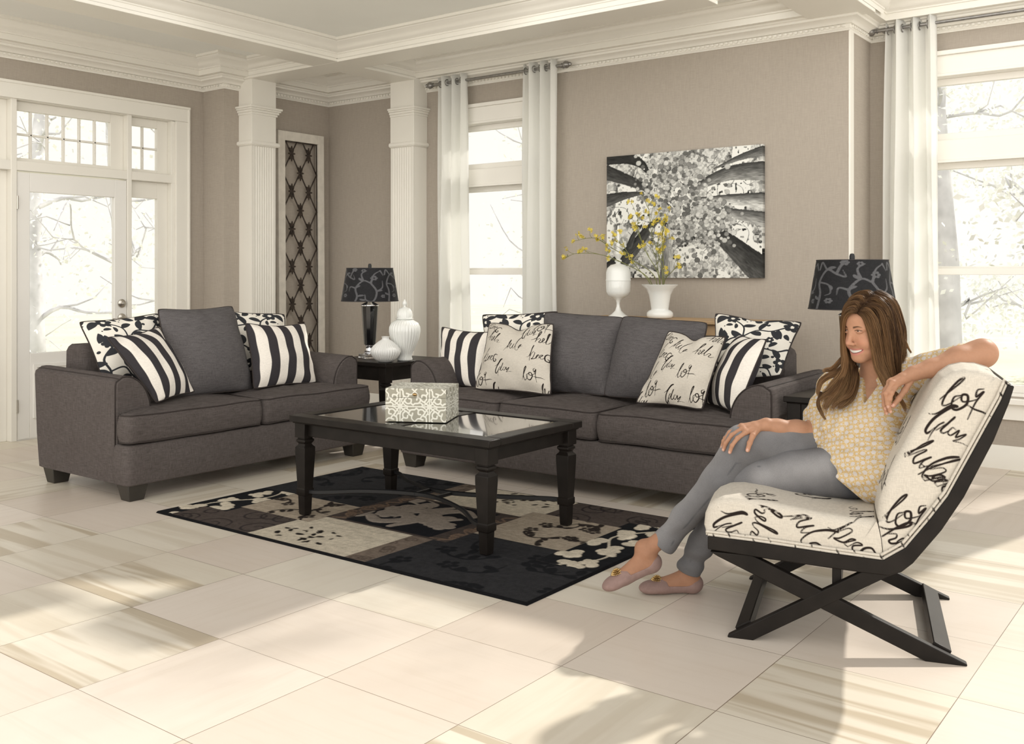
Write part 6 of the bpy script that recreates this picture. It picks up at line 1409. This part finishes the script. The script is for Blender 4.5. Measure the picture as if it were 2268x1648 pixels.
HAIR = [  # centre lines (x, y, z, lock radius) in the chair frame, strands, lightness
  ([(0.059,-0.088,1.127,0.003),(0.078,-0.098,1.107,0.006),(0.096,-0.101,1.05,0.009),(0.11,-0.098,0.986,0.011),(0.122,-0.1,0.932,0.014),(0.147,-0.118,0.88,0.013),(0.167,-0.135,0.829,0.01),(0.182,-0.14,0.791,0.006)], 60, 0.75),
  ([(0.059,-0.086,1.129,0.003),(0.043,-0.08,1.14,0.006),(0.023,-0.064,1.134,0.006),(0.01,-0.045,1.111,0.005),(0.007,-0.03,1.074,0.005)], 50, 0.60),
  ([(0.066,-0.08,1.139,0.004),(0.051,-0.066,1.154,0.007),(0.029,-0.048,1.152,0.008),(0.013,-0.025,1.123,0.007),(0.005,-0.01,1.081,0.006)], 50, 0.50),
  ([(0.081,-0.062,1.158,0.004),(0.066,-0.046,1.173,0.008),(0.041,-0.028,1.17,0.009),(0.019,-0.01,1.139,0.008),(0.01,0,1.097,0.007)], 50, 0.45),
  ([(0.1,-0.035,1.183,0.004),(0.085,-0.02,1.193,0.008),(0.057,-0.005,1.186,0.01),(0.028,0.01,1.159,0.01),(0.016,0.02,1.113,0.008)], 50, 0.40),
  ([(0.066,-0.084,1.137,0.004),(0.093,-0.097,1.127,0.008),(0.115,-0.102,1.087,0.01),(0.125,-0.101,1.031,0.011)], 50, 0.50),
  ([(0.097,-0.045,1.177,0.004),(0.124,-0.066,1.168,0.01),(0.154,-0.078,1.124,0.012),(0.166,-0.078,1.055,0.012)], 50, 0.35),
  ([(0.063,-0.088,1.132,0.003),(0.087,-0.098,1.102,0.007),(0.106,-0.1,1.039,0.01),(0.118,-0.096,0.975,0.012),(0.133,-0.098,0.919,0.012),(0.162,-0.112,0.874,0.011),(0.18,-0.12,0.836,0.007)], 55, 0.65),
  ([(0.071,-0.082,1.142,0.004),(0.099,-0.1,1.111,0.01),(0.117,-0.104,1.039,0.013),(0.127,-0.098,0.967,0.015),(0.148,-0.095,0.907,0.014),(0.174,-0.1,0.86,0.01)], 60, 0.45),
  ([(0.085,-0.066,1.161,0.004),(0.127,-0.09,1.127,0.012),(0.145,-0.094,1.05,0.015),(0.155,-0.085,0.967,0.016),(0.169,-0.075,0.894,0.013),(0.183,-0.07,0.851,0.008)], 60, 0.35),
  ([(0.1,-0.04,1.18,0.005),(0.151,-0.066,1.139,0.013),(0.172,-0.068,1.059,0.016),(0.183,-0.058,0.973,0.016),(0.188,-0.045,0.897,0.012),(0.191,-0.04,0.854,0.008)], 60, 0.22),
  ([(0.112,-0.01,1.193,0.005),(0.164,-0.03,1.158,0.013),(0.191,-0.03,1.074,0.015),(0.202,-0.02,0.979,0.014),(0.201,-0.01,0.905,0.01)], 55, 0.30),
  ([(0.119,0.02,1.194,0.005),(0.175,0.02,1.153,0.013),(0.204,0.025,1.066,0.013),(0.21,0.03,0.984,0.01),(0.221,0.03,0.943,0.006)], 45, 0.50),
  ([(0.119,0.05,1.193,0.006),(0.163,0.06,1.159,0.014),(0.191,0.07,1.072,0.016),(0.194,0.06,0.973,0.016),(0.186,0.04,0.892,0.012)], 45, 0.25),
  ([(0.193,0.02,1.083,0.003),(0.208,0.02,1.034,0.003),(0.221,0.01,1.002,0.003),(0.235,0,0.975,0.002)], 14, 0.90),
  ([(0.077,-0.074,1.148,0.004),(0.122,-0.084,1.143,0.009),(0.157,-0.078,1.091,0.012),(0.168,-0.074,1.014,0.012),(0.172,-0.065,0.934,0.01)], 45, 0.40),
  ([(0.092,-0.05,1.171,0.004),(0.138,-0.056,1.168,0.009),(0.176,-0.046,1.11,0.012),(0.194,-0.036,1.021,0.012),(0.194,-0.03,0.931,0.01)], 45, 0.30),
  ([(0.057,-0.088,1.127,0.003),(0.033,-0.088,1.126,0.006),(0.012,-0.07,1.103,0.006),(0.004,-0.046,1.053,0.005),(0.006,-0.03,0.991,0.007),(0.01,-0.03,0.942,0.012),(-0.002,-0.06,0.895,0.014),(-0.035,-0.08,0.853,0.014),(-0.066,-0.085,0.813,0.011),(-0.077,-0.09,0.768,0.006)], 65, 0.80),
  ([(0.062,-0.084,1.134,0.003),(0.033,-0.078,1.135,0.006),(0.009,-0.055,1.111,0.006),(0.001,-0.035,1.061,0.006),(0.002,-0.02,0.99,0.008),(0.01,-0.02,0.931,0.013),(0.004,-0.05,0.881,0.015),(-0.023,-0.08,0.834,0.016),(-0.054,-0.09,0.787,0.012),(-0.063,-0.09,0.74,0.006)], 65, 0.65),
  ([(0.077,-0.068,1.155,0.004),(0.035,-0.056,1.151,0.008),(0.01,-0.036,1.127,0.007),(0.004,-0.014,1.065,0.007),(0.008,0,0.981,0.01),(0.022,-0.012,0.921,0.015),(0.023,-0.045,0.865,0.016),(0.002,-0.08,0.819,0.016),(-0.026,-0.095,0.787,0.012),(-0.038,-0.1,0.754,0.006)], 65, 0.55),
  ([(0.092,-0.044,1.177,0.005),(0.046,-0.03,1.17,0.01),(0.016,-0.008,1.136,0.012),(0.006,0.015,1.068,0.012),(0.013,0.02,0.971,0.014),(0.035,0,0.914,0.016),(0.041,-0.035,0.861,0.016),(0.026,-0.07,0.815,0.015),(-0.001,-0.09,0.787,0.01),(-0.022,-0.1,0.776,0.006)], 60, 0.45),
  ([(0.003,0,0.956,0.006),(-0.016,0,0.929,0.008),(-0.037,-0.02,0.91,0.008),(-0.059,-0.035,0.907,0.006),(-0.068,-0.04,0.897,0.004)], 30, 0.85),
  ([(0.004,-0.04,0.923,0.007),(-0.02,-0.055,0.9,0.011),(-0.051,-0.066,0.887,0.011),(-0.073,-0.074,0.867,0.008),(-0.082,-0.08,0.832,0.007),(-0.07,-0.085,0.805,0.005)], 45, 0.60),
  ([(0.007,-0.05,0.901,0.008),(-0.014,-0.08,0.861,0.013),(-0.038,-0.09,0.835,0.013),(-0.06,-0.094,0.821,0.009),(-0.078,-0.095,0.801,0.005)], 40, 0.50),
  ([(0.046,-0.03,0.918,0.007),(0.039,-0.065,0.864,0.01),(0.023,-0.09,0.831,0.011),(-0.004,-0.1,0.811,0.008),(-0.03,-0.105,0.793,0.005)], 40, 0.30),
  ([(-0.07,-0.085,0.833,0.006),(-0.082,-0.088,0.793,0.006),(-0.072,-0.09,0.761,0.005),(-0.057,-0.092,0.733,0.003)], 20, 0.40),
  ([(0.124,0.06,1.192,0.006),(0.101,0.09,1.162,0.02),(0.093,0.105,1.069,0.022),(0.101,0.095,0.968,0.022),(0.124,0.07,0.887,0.018)], 40, 0.20),
  ([(0.108,0.03,1.18,0.006),(0.061,0.05,1.154,0.018),(0.045,0.07,1.069,0.018),(0.053,0.075,0.968,0.018),(0.061,0.05,0.895,0.014)], 40, 0.20),
  ([(0.1,-0.03,1.186,0.005),(0.061,-0.015,1.179,0.008),(0.03,0,1.152,0.01),(0.016,0.02,1.105,0.011),(0.015,0.035,1.02,0.01)], 40, 0.50),
  ([(0.166,-0.14,0.858,0.006),(0.187,-0.16,0.833,0.007),(0.205,-0.15,0.804,0.006),(0.212,-0.13,0.77,0.003)], 22, 0.80),
]
PD = V3(.43, .77, .46)*1.0
def build_hair():
    g = np.random.default_rng(17); V = []; F = []; C = []; k0 = 0; NS = 4
    # soft under-volume following the skull and the big locks
    hf = Field(V3(-.14,-.19,.74), V3(.28,.19,1.22), .0028)
    hf.ell(hp(-.015,0,.046), (.099,.082,.088), HB, .02)
    for G_, n, t in HAIR:
        if n < 30: continue
        C_ = catmull([p[:3] for p in G_], 4); R_ = np.interp(np.linspace(0, 1, len(C_)), np.linspace(0, 1, len(G_)), [p[3] for p in G_]); hf.chain([(*p, max(.002, r*.50)) for p, r in zip(C_[1:-3], R_[1:-3])], .008)
    # keep the face clear
    hf.ell(hp(.085,-.004,-.045), (.050,.052,.100), HB, .004, 's'); hf.ell(hp(.090,-.006,.024), (.040,.044,.040), HB, .004, 's')
    P, Q = hf.mesh(); P = smooth_mesh(P, Q, 2); ph = loc(P)
    base = np.tile(np.array([.070, .038, .020]), (len(P), 1)); lo_ = np.clip((1.02-P[:, 2])/.18, 0, 1)[:, None]; base = base*(1-lo_)+np.array([.15, .085, .045])*lo_
    V.append(P); Fq = orient(P, Q); Fs = [Fq]; C.append(base); k0 = len(P)
    dark, light, tip = np.array([.060, .032, .017]), np.array([.27, .150, .070]), np.array([.40, .25, .125])
    for G_, n, tone in HAIR:
        K = catmull([p[:3] for p in G_], 6); R = np.interp(np.linspace(0, 1, len(K)), np.linspace(0, 1, len(G_)), [p[3] for p in G_]); T = np.gradient(K, axis=0); T /= np.linalg.norm(T, axis=1, keepdims=True)+1e-9
        ref = V3(0, -1, 0); A = np.cross(T, ref); A /= np.linalg.norm(A, axis=1, keepdims=True)+1e-9; B = np.cross(T, A); m = len(K); s = np.linspace(0, 1, m)
        clump = g.uniform(-.25, .25, 7)
        for q in range(int(n*3.4) if n > 8 else n):
            rr = g.uniform(.45, 1.08); a0 = g.uniform(0, 2*PI); tw = g.normal(0, .35); c_ = int((a0/(2*PI))*7) % 7
            ang = a0 + tw*s; wob = .0022*np.sin(s*g.uniform(7, 15)+g.uniform(0, 6))*s; end = int(m*g.uniform(.80, 1.0)) if n > 20 else m
            X = K + A*(R*rr*np.cos(ang)+wob)[:, None] + B*(R*rr*np.sin(ang)*.8+wob*.6)[:, None]; X = X + PD*(g.uniform(-.016, .016)*np.clip(1-s*2.2, 0, 1)**1.5)[:, None]*(n > 30); X = X[:max(4, end)]; mm = len(X)
            w = (.00082 if n > 8 else .0006)*g.uniform(.7, 1.25); wd = w*np.clip(np.minimum(1, (1-np.linspace(0, 1, mm))*3.0+.12), 0, 1)*np.clip(np.linspace(0, 1, mm)*10+.35, 0, 1)
            t_ = np.gradient(X, axis=0); t_ /= np.linalg.norm(t_, axis=1, keepdims=True)+1e-9; u = np.cross(t_, ref); u /= np.linalg.norm(u, axis=1, keepdims=True)+1e-9; v = np.cross(t_, u)
            ring = np.stack([X+u*wd[:, None]*math.cos(b)+v*wd[:, None]*math.sin(b) for b in np.arange(NS)*2*PI/NS], 1).reshape(-1, 3); i = np.arange(NS); j = (i+1) % NS
            Fs.append(np.vstack([np.stack([r_*NS+i, r_*NS+j, (r_+1)*NS+j, (r_+1)*NS+i], -1) for r_ in range(mm-1)])+k0); k0 += len(ring); V.append(ring)
            hl = np.clip(tone+clump[c_]+g.normal(0, .16), 0, 1); ss = np.linspace(0, mm/m, mm)[:, None]; root = np.clip(ss/.22, 0, 1); col = dark*(1-hl*root)+light*hl*root; tp = np.clip((ss-.55)/.45, 0, 1)*np.clip(hl+.1, 0, 1); col = col*(1-tp)+tip*tp
            C.append(np.repeat(col, NS, axis=0))
    me = np_mesh('hair', np.vstack(V), np.vstack(Fs)); cattr(me, 'tint', np.vstack(C)[:len(me.vertices)])
    t = NT('brown_hair'); t.fin(t.attr('tint', 'Color'), .42, 0, .12)
    tl = t.n('ShaderNodeBsdfTranslucent'); t.set(tl.inputs['Color'], t.attr('tint', 'Color')); mx = t.n('ShaderNodeMixShader'); mx.inputs[0].default_value = .2; t.t.links.new(t.b.outputs[0], mx.inputs[1]); t.t.links.new(tl.outputs[0], mx.inputs[2]); t.t.links.new(mx.outputs[0], t.out.inputs[0])
    link('hair', me, t.m, pr, 180)
build_hair()
# ---------------------------------------------------------------- outdoors
def tree(x, y, h, r, seed, label, leaves=260, spread=2.2, z0=-.495):
    g = np.random.default_rng(seed); root = empty('tree', (x, y, z0)); tag(root, label, 'tree', 'woodland trees outside the windows')
    w = MB(); k = 9
    pts = [(.25*math.sin(i*.9+seed)*i/k, .2*math.cos(i*.7+seed)*i/k, h*i/(k-1)) for i in range(k)]
    w.tube(pts, list(np.linspace(r, r*.35, k)), 8); tips = []
    for b in range(11):
        t = g.uniform(.12, .95); p = np.array(pts[int(t*(k-1))]); a = g.uniform(0, 2*PI); L = g.uniform(.6, 1.0)*spread
        q = [p + np.array([math.cos(a+.25*s_*g.uniform(-1, 1))*L*s_/4, math.sin(a)*L*s_/4, L*.5*s_/4*g.uniform(.2, 1.1)]) + g.normal(0, .045, 3)*(s_ > 0) for s_ in range(5)]; q = [np.array(c) for c in catmull(q, 3)]
        w.tube(q, list(np.linspace(r*.22, .006, len(q))), 5); tips += q[1:]
        for c_ in range(2):
            s_ = g.integers(3, 10); aa = a+g.uniform(-1, 1); e = [q[s_] + np.array([math.cos(aa), math.sin(aa), g.uniform(-.2, .6)])*L*.16*m for m in range(4)]
            w.tube(e, list(np.linspace(r*.10, .005, 4)), 4); tips += e[1:]
    w.build('trunk', M_BARK, root, sharp=180)
    n = leaves; T = np.array(tips); n *= 2; c = T[g.integers(0, len(T), n*6)] + g.normal(0, .28, (n*6, 3)); s = g.uniform(.022, .05, (n*6, 1))
    a = g.normal(size=(n*6, 3)); a /= np.linalg.norm(a, axis=1, keepdims=True); b = np.cross(a, g.normal(size=(n*6, 3))); b /= np.linalg.norm(b, axis=1, keepdims=True)
    V = np.stack([c+a*s, c+b*s*.6, c-a*s, c-b*s*.6], 1).reshape(-1, 3); F = np.arange(len(V)).reshape(-1, 4)
    tag(link('leaf', np_mesh('leaf', V, F), M_LEAF, root, None), kind='stuff'); return root
spots = [(-2.9, 12.5, .16), (-1.2, 11.2, .13), (.6, 13.5, .2), (-4.3, 15.5, .18), (-.6, 16.5, .2), (2.0, 15.0, .17), (-2.4, 18.5, .22), (1.2, 19.5, .2),
         (-8.0, 12.0, .12), (-9.6, 14.5, .16), (-11.5, 18, .2), (-7.0, 17.0, .16), (-13.0, 7.9, .10), (-14.5, 4.2, .10), (-16, 8.2, .2), (-12.2, 9.8, .13), (-17.5, 6.2, .13), (-19.2, 8.6, .14)]
names = {0: 'through the right window, nearest', 8: 'through the narrow window', 12: 'through the glazed door'}
for i, (x, y, r) in enumerate(spots):
    wn = 'large right window' if i < 8 else ('narrow window between curtains' if i < 12 else 'glazed entrance door')
    tree(x, y, 7.5, r, 20+i, 'sunlit pale woodland tree outside, seen through the %s' % wn, 420 if i < 8 else 90, 2.3).__setitem__('group', 'woodland trees beyond the %s' % wn)
w = MB(); w.box(-40, 25, 7.6, 45, -.7, -.5).box(-40, -8.8, -20, 7.6, -.7, -.5); tag(w.build('lawn', M_GRASS, sharp=None), 'pale sunlit ground outside the windows', 'ground')

# ---------------------------------------------------------------- light
sun = bpy.data.lights.new('sun', 'SUN'); sun.energy = SUN_E; sun.angle = math.radians(1.2); sun.color = (1.0, .95, .87)
so = bpy.data.objects.new('sun', sun); COL.objects.link(so)
so.rotation_euler = Vector((-.318, -1.24, -1.0)).to_track_quat('-Z', 'Y').to_euler()
wd = bpy.data.worlds.new('sky'); bpy.context.scene.world = wd; wd.use_nodes = True; nt = wd.node_tree; nt.nodes.clear()
o_ = nt.nodes.new('ShaderNodeOutputWorld'); bg = nt.nodes.new('ShaderNodeBackground'); tc = nt.nodes.new('ShaderNodeTexCoord')
dt = nt.nodes.new('ShaderNodeVectorMath'); dt.operation = 'DOT_PRODUCT'; dt.inputs[1].default_value = Vector((.50, -.75, .12)).normalized()
mr = nt.nodes.new('ShaderNodeMapRange'); mr.inputs[1].default_value = -.1; mr.inputs[2].default_value = .9; mr.inputs[3].default_value = SKY_LO; mr.inputs[4].default_value = SKY_HI
mr.interpolation_type = 'SMOOTHSTEP'
nt.links.new(tc.outputs['Generated'], dt.inputs[0]); nt.links.new(dt.outputs['Value'], mr.inputs[0]); sp = nt.nodes.new('ShaderNodeSeparateXYZ'); nt.links.new(tc.outputs['Generated'], sp.inputs[0])
m2 = nt.nodes.new('ShaderNodeMapRange'); m2.inputs[1].default_value = .35; m2.inputs[2].default_value = .95; m2.inputs[3].default_value = 1.0; m2.inputs[4].default_value = ZEN; m2.interpolation_type = 'SMOOTHSTEP'; nt.links.new(sp.outputs[2], m2.inputs[0])
mm = nt.nodes.new('ShaderNodeMath'); mm.operation = 'MULTIPLY'; nt.links.new(mr.outputs[0], mm.inputs[0]); nt.links.new(m2.outputs[0], mm.inputs[1]); nt.links.new(mm.outputs[0], bg.inputs[1])
bg.inputs[0].default_value = (1.0, .962, .895, 1); nt.links.new(bg.outputs[0], o_.inputs[0])

# ---------------------------------------------------------------- camera
cam = bpy.data.cameras.new('camera'); cam.sensor_fit = 'HORIZONTAL'; cam.sensor_width = 36; cam.lens = 36*2176/2268
cam.shift_y = -(824-607)/2268; cam.clip_start = .05; cam.clip_end = 200
co = bpy.data.objects.new('camera', cam); COL.objects.link(co); co.location = (0, 0, H_EYE)
co.rotation_euler = (PI/2, 0, math.atan2(.601, .799))
bpy.context.scene.camera = co
vs = bpy.context.scene.view_settings; vs.view_transform = 'Standard'; vs.look = 'None'; vs.gamma = 1; vs.use_curve_mapping = False; vs.exposure = EXPO
